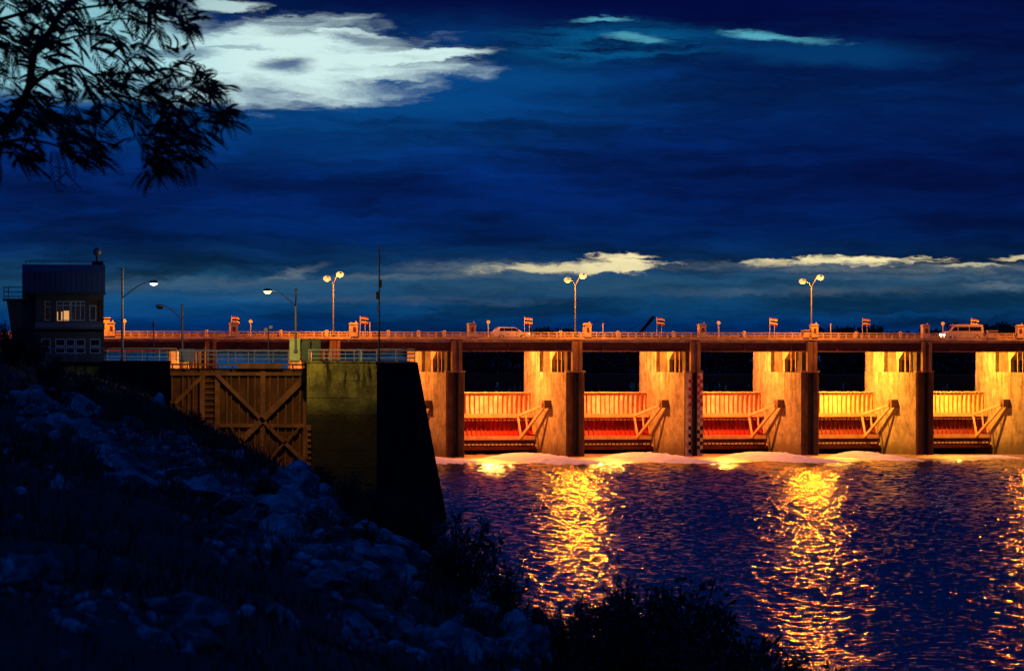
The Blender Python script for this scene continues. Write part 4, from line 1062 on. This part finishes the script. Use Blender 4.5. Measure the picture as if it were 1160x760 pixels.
SH = [
 # right hand waterside mass
 ('dense', 645, 0, 112, .80, 'low dark bush at the left end of the waterside thicket'), ('dense_b', 695, 0, 110, 1.15, 'dark rounded bush left of the tallest waterside bush'),
 ('dense', 735, 0, 108, 1.4, 'dark leafy bush just left of the tallest waterside bush'), ('dense', 775, 0, 106, 1.62, 'tallest dark bush of the waterside thicket'),
 ('dense_b', 825, 0, 106, 1.6, 'dark bush sloping down right of the tallest waterside bush'), ('dense', 872, 0, 104, 1.45, 'dark bush on the falling right side of the waterside thicket'),
 ('weed', 915, 0, 104, 2.3, 'low weedy bush near the right end of the thicket'), ('weed', 960, 0, 104, 2.2, 'last low weedy bush at the right end of the thicket'),
 ('weed', 990, 0, 102, 1.8, 'sparse weedy growth past the right end of the thicket'), ('weed', 1025, 0, 100, 1.6, 'low tuft of growth at the lower right below the river streaks'),
 ('dense', 715, 0, 92, 1.0, 'dark bush low in front of the waterside thicket'), ('dense_b', 800, 0, 88, 1.1, 'dark bush at the bottom edge below the tallest bush'),
 # centre waterside
 ('airy', 525, 0, 205, 1.7, 'airy leafy shrub reaching over the water at the rock edge'), ('airy', 568, 0, 190, 1.4, 'airy shrub right of the rock edge over the water'),
 ('dense', 470, 0, 215, 1.25, 'dark bush below the battered lock wall end'), ('dense_b', 430, 0, 235, 1.2, 'dark bush at the foot of the mossy lock wall'),
 ('dense', 500, 0, 180, .8, 'dark bush on the rocks below the airy shrub'), ('dense_b', 395, 0, 260, 1.2, 'dark bush below the wall ladder of the lock wall'),
 ('dense', 365, 0, 290, .8, 'dark bush under the right end of the lock gate'), ('airy', 415, 0, 300, 1.0, 'airy shrub in front of the mossy wall foot'),
 ('dense_b', 600, 0, 150, .6, 'small dark bush between the two waterside masses'),
 # near the lock gate
 ('bare', 300, 0, 318, 1.5, 'bare twiggy shrub in front of the crossed gate braces'), ('bare', 335, 0, 322, 1.3, 'bare twiggy shrub at the lower right of the lock gate'),
 ('bare', 270, 0, 312, 1.1, 'bare twiggy shrub left of the crossed gate braces'), ('airy', 203, 0, 325, .5, 'leafy shrub against the left part of the lock gate'),
 ('weed', 232, 0, 322, .6, 'dark bush below the gate ladder'), ('weed', 258, 0, 320, .6, 'dark bush at the lower left corner of the crossed braces'),
 ('weed', 318, 0, 300, .8, 'dark bush below the bare twigs by the gate'),
 # left crest
 ('dense', 12, 0, 300, 1.1, 'dark bush at the left edge below the tower'), ('dense_b', 35, 0, 308, 1.0, 'dark bush on the mound left of the tower foot'), ('dense', 58, 0, 290, .9, 'dark bush on the mound under the tower corner'),
 ('weed', 95, 0, 280, 1.0, 'weed clump on the crest below the mossy tower base'), ('weed', 150, 0, 270, 1.1, 'weed clump on the crest below the black pier'),
 # on the slope
 ('dense_b', 60, 0, 130, .45, 'dark bush on the upper left slope'), ('dense', 150, 0, 120, .4, 'dark bush in the middle of the left slope'), ('weed', 240, 0, 150, .5, 'weed clump on the slope below the lock gate'),
 ('dense', 300, 0, 95, .26, 'dark bush on the slope above the bottom rocks'), ('weed', 420, 0, 110, .5, 'weed clump among the rocks at the lower centre'), ('dense_b', 380, 0, 160, .5, 'dark bush on the slope left of centre'),
 ('weed', 540, 0, 90, .4, 'weed clump among the lowest central rocks'), ('dense', 220, 0, 200, .45, 'dark bush midway down the far slope'), ('dense_b', 100, 0, 75, .22, 'dark bush among the blurred lower left rocks'),
]
for i, (k, px, py, d, s, lab) in enumerate(SH): shrub(k, px, py, d, s, lab, rz=i * 1.7)

# rocks
def rock_proto(seed):
    import bmesh
    bm = bmesh.new(); bmesh.ops.create_icosphere(bm, subdivisions=4, radius=1)
    r = random.Random(seed); cuts = [(rv(r), r.uniform(.42, .78)) for _ in range(15)]
    for v in bm.verts:
        p = v.co.copy()
        for n_, h_ in cuts:
            q = p.dot(n_)
            if q > h_: p -= n_ * (q - h_)
        p += p.normalized() * (.18 * mnoise.noise(p * 2.3 + Vector((seed, 0, 0))) + .10 * abs(mnoise.noise(p * 5 + Vector((seed, 3, 0)))) + .05 * mnoise.noise(p * 11 + Vector((seed, 5, 0))))
        v.co = p
    me = bpy.data.meshes.new('boulder'); bm.to_mesh(me); bm.free(); return me
M['rock'] = mat('riprap_stone', (.50, .50, .50), .85, var=.85, vscale=.9, dark=(.07, .07, .065), bump=.12, bscale=4, spec=.4)
rocks = [rock_proto(i) for i in range(7)]
for me in rocks:
    me.materials.append(M['rock']); pass
r = random.Random(42)
def mask(px, py):
    tot = -9
    for cx, cy, rx, ry in ((60, 480, 70, 28), (170, 530, 90, 42), (120, 500, 60, 25), (320, 570, 90, 40), (270, 620, 60, 40), (350, 620, 60, 30), (30, 650, 70, 45), (120, 700, 110, 40), (190, 730, 80, 25), (430, 640, 60, 40),
                           (430, 720, 80, 40), (520, 740, 90, 25), (620, 735, 90, 25), (560, 690, 40, 25), (250, 560, 60, 30), (360, 660, 60, 40)):
        rx *= .66; ry *= .6; tot = max(tot, 1 - ((px - cx) / rx) ** 2 - ((py - cy) / ry) ** 2)
    return tot
nrk = 0; tries = 0; small = []
while nrk < 285 and tries < 60000:
    tries += 1
    d = 34 * (330 / 34) ** r.random(); x = shore(d) - r.uniform(1, 24)
    px = CX + F * x / d; 
    if px < -30 or px > 760: continue
    z = terr(x, d); py = HY + (HCAM - z) * F / d
    if py > 800: continue
    mk = mask(px, py)
    if mk < 0 and r.random() > .02: continue
    s = r.uniform(.35, 1.15) * min(1.1, .12 + d / 190)
    if mk > .1 and r.random() < .8 or mk <= .1:
        o = bpy.data.objects.new('boulder', rocks[r.randrange(7)]); C.objects.link(o)
        o.location = (x, d, z + s * .08); o.scale = (s * r.uniform(.8, 1.3), s * r.uniform(.8, 1.2), s * r.uniform(.5, .85)); o.rotation_euler = (r.uniform(-.3, .3), R(30) + r.uniform(-.4, .4), r.uniform(0, 6.3))
        tag(o, 'rough pale boulder in the riprap of the river bank', 'boulder', 'boulders scattered over the river bank'); nrk += 1
# small rubble as one mass
import bmesh as _bm
_b = _bm.new(); _bm.ops.create_icosphere(_b, subdivisions=1, radius=1); ICO_V = [v.co.copy() for v in _b.verts]; ICO_F = [tuple(v.index for v in f.verts) for f in _b.faces]; _b.free()
vs = []; fs = []; r = random.Random(5); cnt = 0
while cnt < 4500:
    d = 28 * (345 / 28) ** r.random(); x = shore(d) - r.uniform(-1.0, 26)
    px = CX + F * x / d
    if px < -40 or px > 900: continue
    z = terr(x, d); py = HY + (HCAM - z) * F / d
    if py > 800: continue
    if mask(px, py) < -.1 and r.random() > .04: continue
    s = r.uniform(.05, .22) * min(1.5, .28 + d / 170); c = Vector((x, d, z + s * .2)); i0 = len(vs)
    a_, b2, c2 = rv(r), rv(r), rv(r)
    sxyz = (r.uniform(.6, 1.2), r.uniform(.6, 1.2), r.uniform(.4, .9)); rot = Matrix.Rotation(r.uniform(0, 6.3), 3, a_)
    for q in ICO_V: w3 = q * (s * r.uniform(.62, 1.15)); vs.append(tuple(c + rot @ Vector((w3.x * sxyz[0], w3.y * sxyz[1], w3.z * sxyz[2]))))
    for f in ICO_F: fs.append(tuple(i0 + k for k in f))
    cnt += 1
tag(raw('rubble', vs, fs, M['rock']), 'loose small stones between the boulders of the bank', 'rubble', kind='stuff')
# grass and weeds over the bank as one mass
cs, di, up, Ls, Ws = [], [], [], [], []; r = random.Random(8); cnt = 0
while cnt < 52000:
    d = 26 * (350 / 26) ** r.random(); x = shore(d) - r.uniform(-.5, 30)
    px = CX + F * x / d
    if px < -40 or px > 1000: continue
    z = terr(x, d); py = HY + (HCAM - z) * F / d
    if py > 800: continue
    if mask(px, py) > 0 and r.random() < .7: continue
    if mnoise.noise(Vector((x * .3, d * .2, 9))) < -.4: continue
    l = r.uniform(.2, .6) * min(1.3, .25 + d / 200)
    cs.append(Vector((x, d, z - .03))); di.append((Vector((r.uniform(-.6, .6), r.uniform(-.6, .6), 1))).normalized()); up.append(rv(r)); Ls.append(l); Ws.append(l * .09); cnt += 1
v_, f_ = quads(cs, di, up, Ls, Ws)
tag(raw('weeds', v_, f_, M['grass']), 'dark grass and weeds covering the river bank', 'weeds', kind='stuff')

# ---- far trees
def far_tree_meshes(seed):
    r = random.Random(seed); cs, di, up, Ls, Ws = [], [], [], [], []
    lobes = [(Vector((r.uniform(-4.5, 4.5), r.uniform(-3.5, 3.5), r.uniform(4.0, 9.0))), r.uniform(1.6, 3.2)) for _ in range(13)]
    for c, rad in lobes:
        for _ in range(170):
            p = c + rv(r) * rad * r.uniform(.6, 1.05); p.z = c.z + (p.z - c.z) * .75
            cs.append(p); di.append(rv(r)); up.append(rv(r)); l = r.uniform(.5, 1.0); Ls.append(l); Ws.append(l * .7)
    q = quads(cs, di, up, Ls, Ws); t = MB(); t.tube([(0, 0, -1), (0, .1, 2.5), (.3, 0, 6)], [.4, .3, .15], 8)
    for c, rad in lobes[:5]: t.tube([(0, .05, 3), c * .6 + Vector((0, 0, 1)), c], [.2, .12, .05], 5)
    return q, t
ft = []
for sd in (1, 2, 3):
    q, t = far_tree_meshes(sd); root = thing('tree', '', 'tree'); raw('crown', q[0], q[1], M['leafd'], root); t.build('trunk', M['bark'], root); ft.append(root)
row = []
# (px, top y, depth)
for px, ty in ((478, 392), (500, 389), (522, 388), (548, 387), (572, 388), (596, 381), (618, 371), (634, 367), (655, 386), (680, 387), (705, 386), (730, 385), (756, 387), (782, 386), (806, 385), (832, 386), (858, 383), (884, 384),
               (910, 383), (936, 366), (950, 374), (966, 370), (984, 364), (1004, 369), (1026, 378), (1048, 371), (1066, 366), (1086, 364), (1104, 367), (1122, 368), (1140, 364), (1160, 362), (1182, 366)):
    row.append((px, ty, 925 + (len(row) * 37) % 60))
used = [False] * 3
for i, (px, ty, d) in enumerate(row):
    j = i % 3
    if used[j]: t = copy_tree(ft[j])
    else: t = ft[j]; used[j] = True
    x = (px - CX) / F * d; z = UPZ + .8; top = HCAM - (ty - HY) * d / F; s = (top - z) / 10.6
    t.location = (x, d, z); t.scale = (max(s, .75) * .95, max(s, .75), s); t.rotation_euler = (0, 0, i * 1.3)
    tag(t, 'dark round crowned tree on the far reservoir bank' if ty > 380 else 'dark tree rising above the bridge railing on the far bank', 'tree', 'trees low along the far bank' if ty > 380 else 'trees showing over the bridge')
# undergrowth on the far bank
cs, di, up, Ls, Ws = [], [], [], [], []; r = random.Random(3)
for _ in range(9000):
    x = r.uniform(-20, 140); cs.append(Vector((x, 906 + r.uniform(0, 14) + abs(x) * .02, UPZ + .6 + r.random() ** 1.5 * 5.4))); di.append(rv(r)); up.append(rv(r)); l = r.uniform(.8, 1.6); Ls.append(l); Ws.append(l * .8)
v_, f_ = quads(cs, di, up, Ls, Ws); tag(raw('far_undergrowth', v_, f_, M['leafd']), 'dark scrub lining the far reservoir bank', 'undergrowth', kind='stuff')
cs, di, up, Ls, Ws = [], [], [], [], []
for _ in range(5000):
    x = r.uniform(-560, 60); cs.append(Vector((x, 3604 + r.uniform(0, 20), UPZ + 1 + r.random() ** 1.5 * 8 * (.6 + .4 * math.sin(x * .03))))); di.append(rv(r)); up.append(rv(r)); l = r.uniform(3, 6); Ls.append(l); Ws.append(l * .8)
v_, f_ = quads(cs, di, up, Ls, Ws); tag(raw('distant_woods', v_, f_, M['leafd']), 'thin dark line of woods on the distant shore', 'woods', kind='stuff')

# ---- overhanging tree, upper left
DTR = 60.0
tr = thing('tree', 'overhanging feathery leaved tree in the upper left corner', 'tree', (P(-190, 0, DTR).x, DTR, 0))
tr0 = tr.location.copy()
def L(px, py, dd=0.0): return P(px, py, DTR + dd) - tr0
m = MB(); gz0 = terr(tr0.x, DTR)
m.tube([(0, 0, gz0 - .3), (.05, .1, gz0 + 1.2), (-.05, .2, gz0 + 2.8), (.15, .1, gz0 + 5), (.0, -.1, gz0 + 7.5)], [.30, .24, .20, .14, .06], 10)
m.build('trunk', M['bark'], tr, True)
limbs = [([(-188, 250), (-110, 200), (-40, 175), (10, 140), (30, 105), (39, 60), (55, 38), (70, 14), (93, -4), (150, -40), (190, -60)], .075, .02),
         ([(-30, 172), (20, 160), (60, 165), (85, 178)], .03, .006), ([(30, 103), (55, 84), (84, 76), (105, 86), (128, 108), (148, 138), (152, 160)], .032, .008),
         ([(105, 86), (150, 84), (200, 80), (235, 92)], .02, .005), ([(128, 108), (170, 118), (215, 128), (250, 132)], .018, .005), ([(145, 130), (175, 155), (178, 190)], .014, .004),
         ([(39, 60), (80, 44), (120, 40), (150, 60)], .02, .005), ([(70, 14), (110, 8), (160, 4), (205, 12)], .022, .006), ([(30, 105), (10, 130), (8, 175)], .025, .006), ([(30, 105), (55, 130), (80, 160)], .02, .006),
         ([(-188, 120), (-90, 60), (-20, 30), (30, 14), (60, -6)], .05, .012), ([(-188, -20), (-60, -80), (60, -110), (160, -100)], .07, .015)]
for pts_, r0, r1 in limbs:
    n = len(pts_); dd = [.25 * math.sin(i * 1.3 + n) for i in range(n)]
    # resample smoothly
    P_ = [L(p[0], p[1], dd[i]) for i, p in enumerate(pts_)]; out = []
    for i in range(n - 1):
        p0_, p1_, p2_, p3_ = P_[max(i - 1, 0)], P_[i], P_[i + 1], P_[min(i + 2, n - 1)]
        for k in range(4):
            t_ = k / 4; out.append(.5 * ((2 * p1_) + (p2_ - p0_) * t_ + (2 * p0_ - 5 * p1_ + 4 * p2_ - p3_) * t_ * t_ + (3 * p1_ - p0_ - 3 * p2_ + p3_) * t_ ** 3))
    out.append(P_[-1]); m = MB(); m.tube(out, [r0 + (r1 - r0) * i / (len(out) - 1) for i in range(len(out))], 7); m.build('branch', M['bark'], tr, True)
cl = [(15, 15, 42, 26), (60, 8, 30, 16), (130, 2, 42, 30), (178, 8, 30, 26), (205, 22, 14, 10), (95, 38, 34, 16), (20, 62, 32, 18), (62, 66, 24, 9), (128, 66, 34, 14), (160, 84, 30, 18), (210, 82, 28, 20), (232, 98, 14, 8), (165, 52, 16, 4),
      (62, 106, 40, 28), (20, 122, 34, 34), (68, 142, 34, 34), (8, 168, 22, 20), (84, 166, 22, 18), (112, 104, 24, 14), (165, 118, 30, 22), (200, 130, 30, 30), (238, 130, 20, 14), (190, 160, 26, 24), (172, 184, 17, 16), (165, 152, 16, 10), (204, 172, 14, 9),
      (30, 178, 10, 5), (100, 150, 10, 5), (40, 40, 30, 12), (-30, 60, 60, 45), (-60, 150, 70, 50), (-40, -30, 70, 50), (60, -50, 70, 45), (150, -50, 60, 40), (-130, 60, 60, 50), (-130, -60, 70, 60), (40, -120, 80, 60), (-60, -150, 80, 60), (-220, 20, 70, 60), (-220, -90, 70, 60)]
r = random.Random(77); cs, di, up, Ls, Ws = [], [], [], [], []; tw_ = MB(); s_px = DTR / F
for cx, cy, rad, n in cl:
    for _ in range(int(n * 1.35)):
        a = r.uniform(0, 6.28); q = rad * math.sqrt(r.random()); p = L(cx + q * math.cos(a), cy + q * math.sin(a) * .8, r.uniform(-.9, .9))
        dirx = r.gauss(.55, .6); d0 = Vector((dirx, r.gauss(0, .45), r.gauss(-.15, .35))).normalized(); ln_ = r.uniform(.22, .42)
        npair = 9; side = d0.cross(Vector((0, 0, 1)) + rv(r) * .5).normalized(); pr = []
        for k in range(npair + 1):
            t_ = k / npair; pp = p + d0 * ln_ * t_ + Vector((0, 0, -.16 * ln_ * t_ * t_ * 2.0)); pr.append(pp)
            if k < 1: continue
            for sg in (-1, 1):
                dd_ = (d0 * .75 + side * sg * .75 + Vector((0, 0, -.25))).normalized(); l = ln_ * .38 * math.sin(math.pi * (.18 + .74 * t_)) + .03
                cs.append(pp); di.append(dd_); up.append(Vector((0, -1, .3)) + rv(r) * .6); Ls.append(l); Ws.append(l * .17)
        cs.append(pr[0]); di.append(d0); up.append(Vector((0, -1, 0))); Ls.append(ln_); Ws.append(.008)
v_, f_ = quads(cs, di, up, Ls, Ws); raw('foliage', v_, f_, M['leafd'], tr)
for px, py, l_, b_ in ((188, 40, 17, 5), (195, 40, 18, 6), (257, 140, 22, -7), (235, 108, 17, 3), (106, 130, 24, 2), (94, 182, 14, 2), (204, 108, 12, 2), (198, 100, 14, -2)):
    m = MB(); pts_ = [L(px + b_ * math.sin(k / 6 * 2.6) * (1 if k else 0), py + l_ * k / 6, -.3) for k in range(7)]; m.tube(pts_, [.006, .013, .015, .015, .014, .012, .004], 6); m.build('seed_pod', M['bark'], tr, True)
m = MB()
for pts_ in ([(60, 190), (75, 193), (72, 200), (62, 208), (63, 217), (72, 218)], [(72, 195), (82, 205), (92, 216)], [(80, 186), (95, 183), (110, 190), (124, 186)], [(76, 196), (66, 203), (70, 211), (75, 213)]):
    m.tube([L(x, y, -.2) for x, y in pts_], .006, 4)
m.build('dangling_twig', M['bark'], tr)
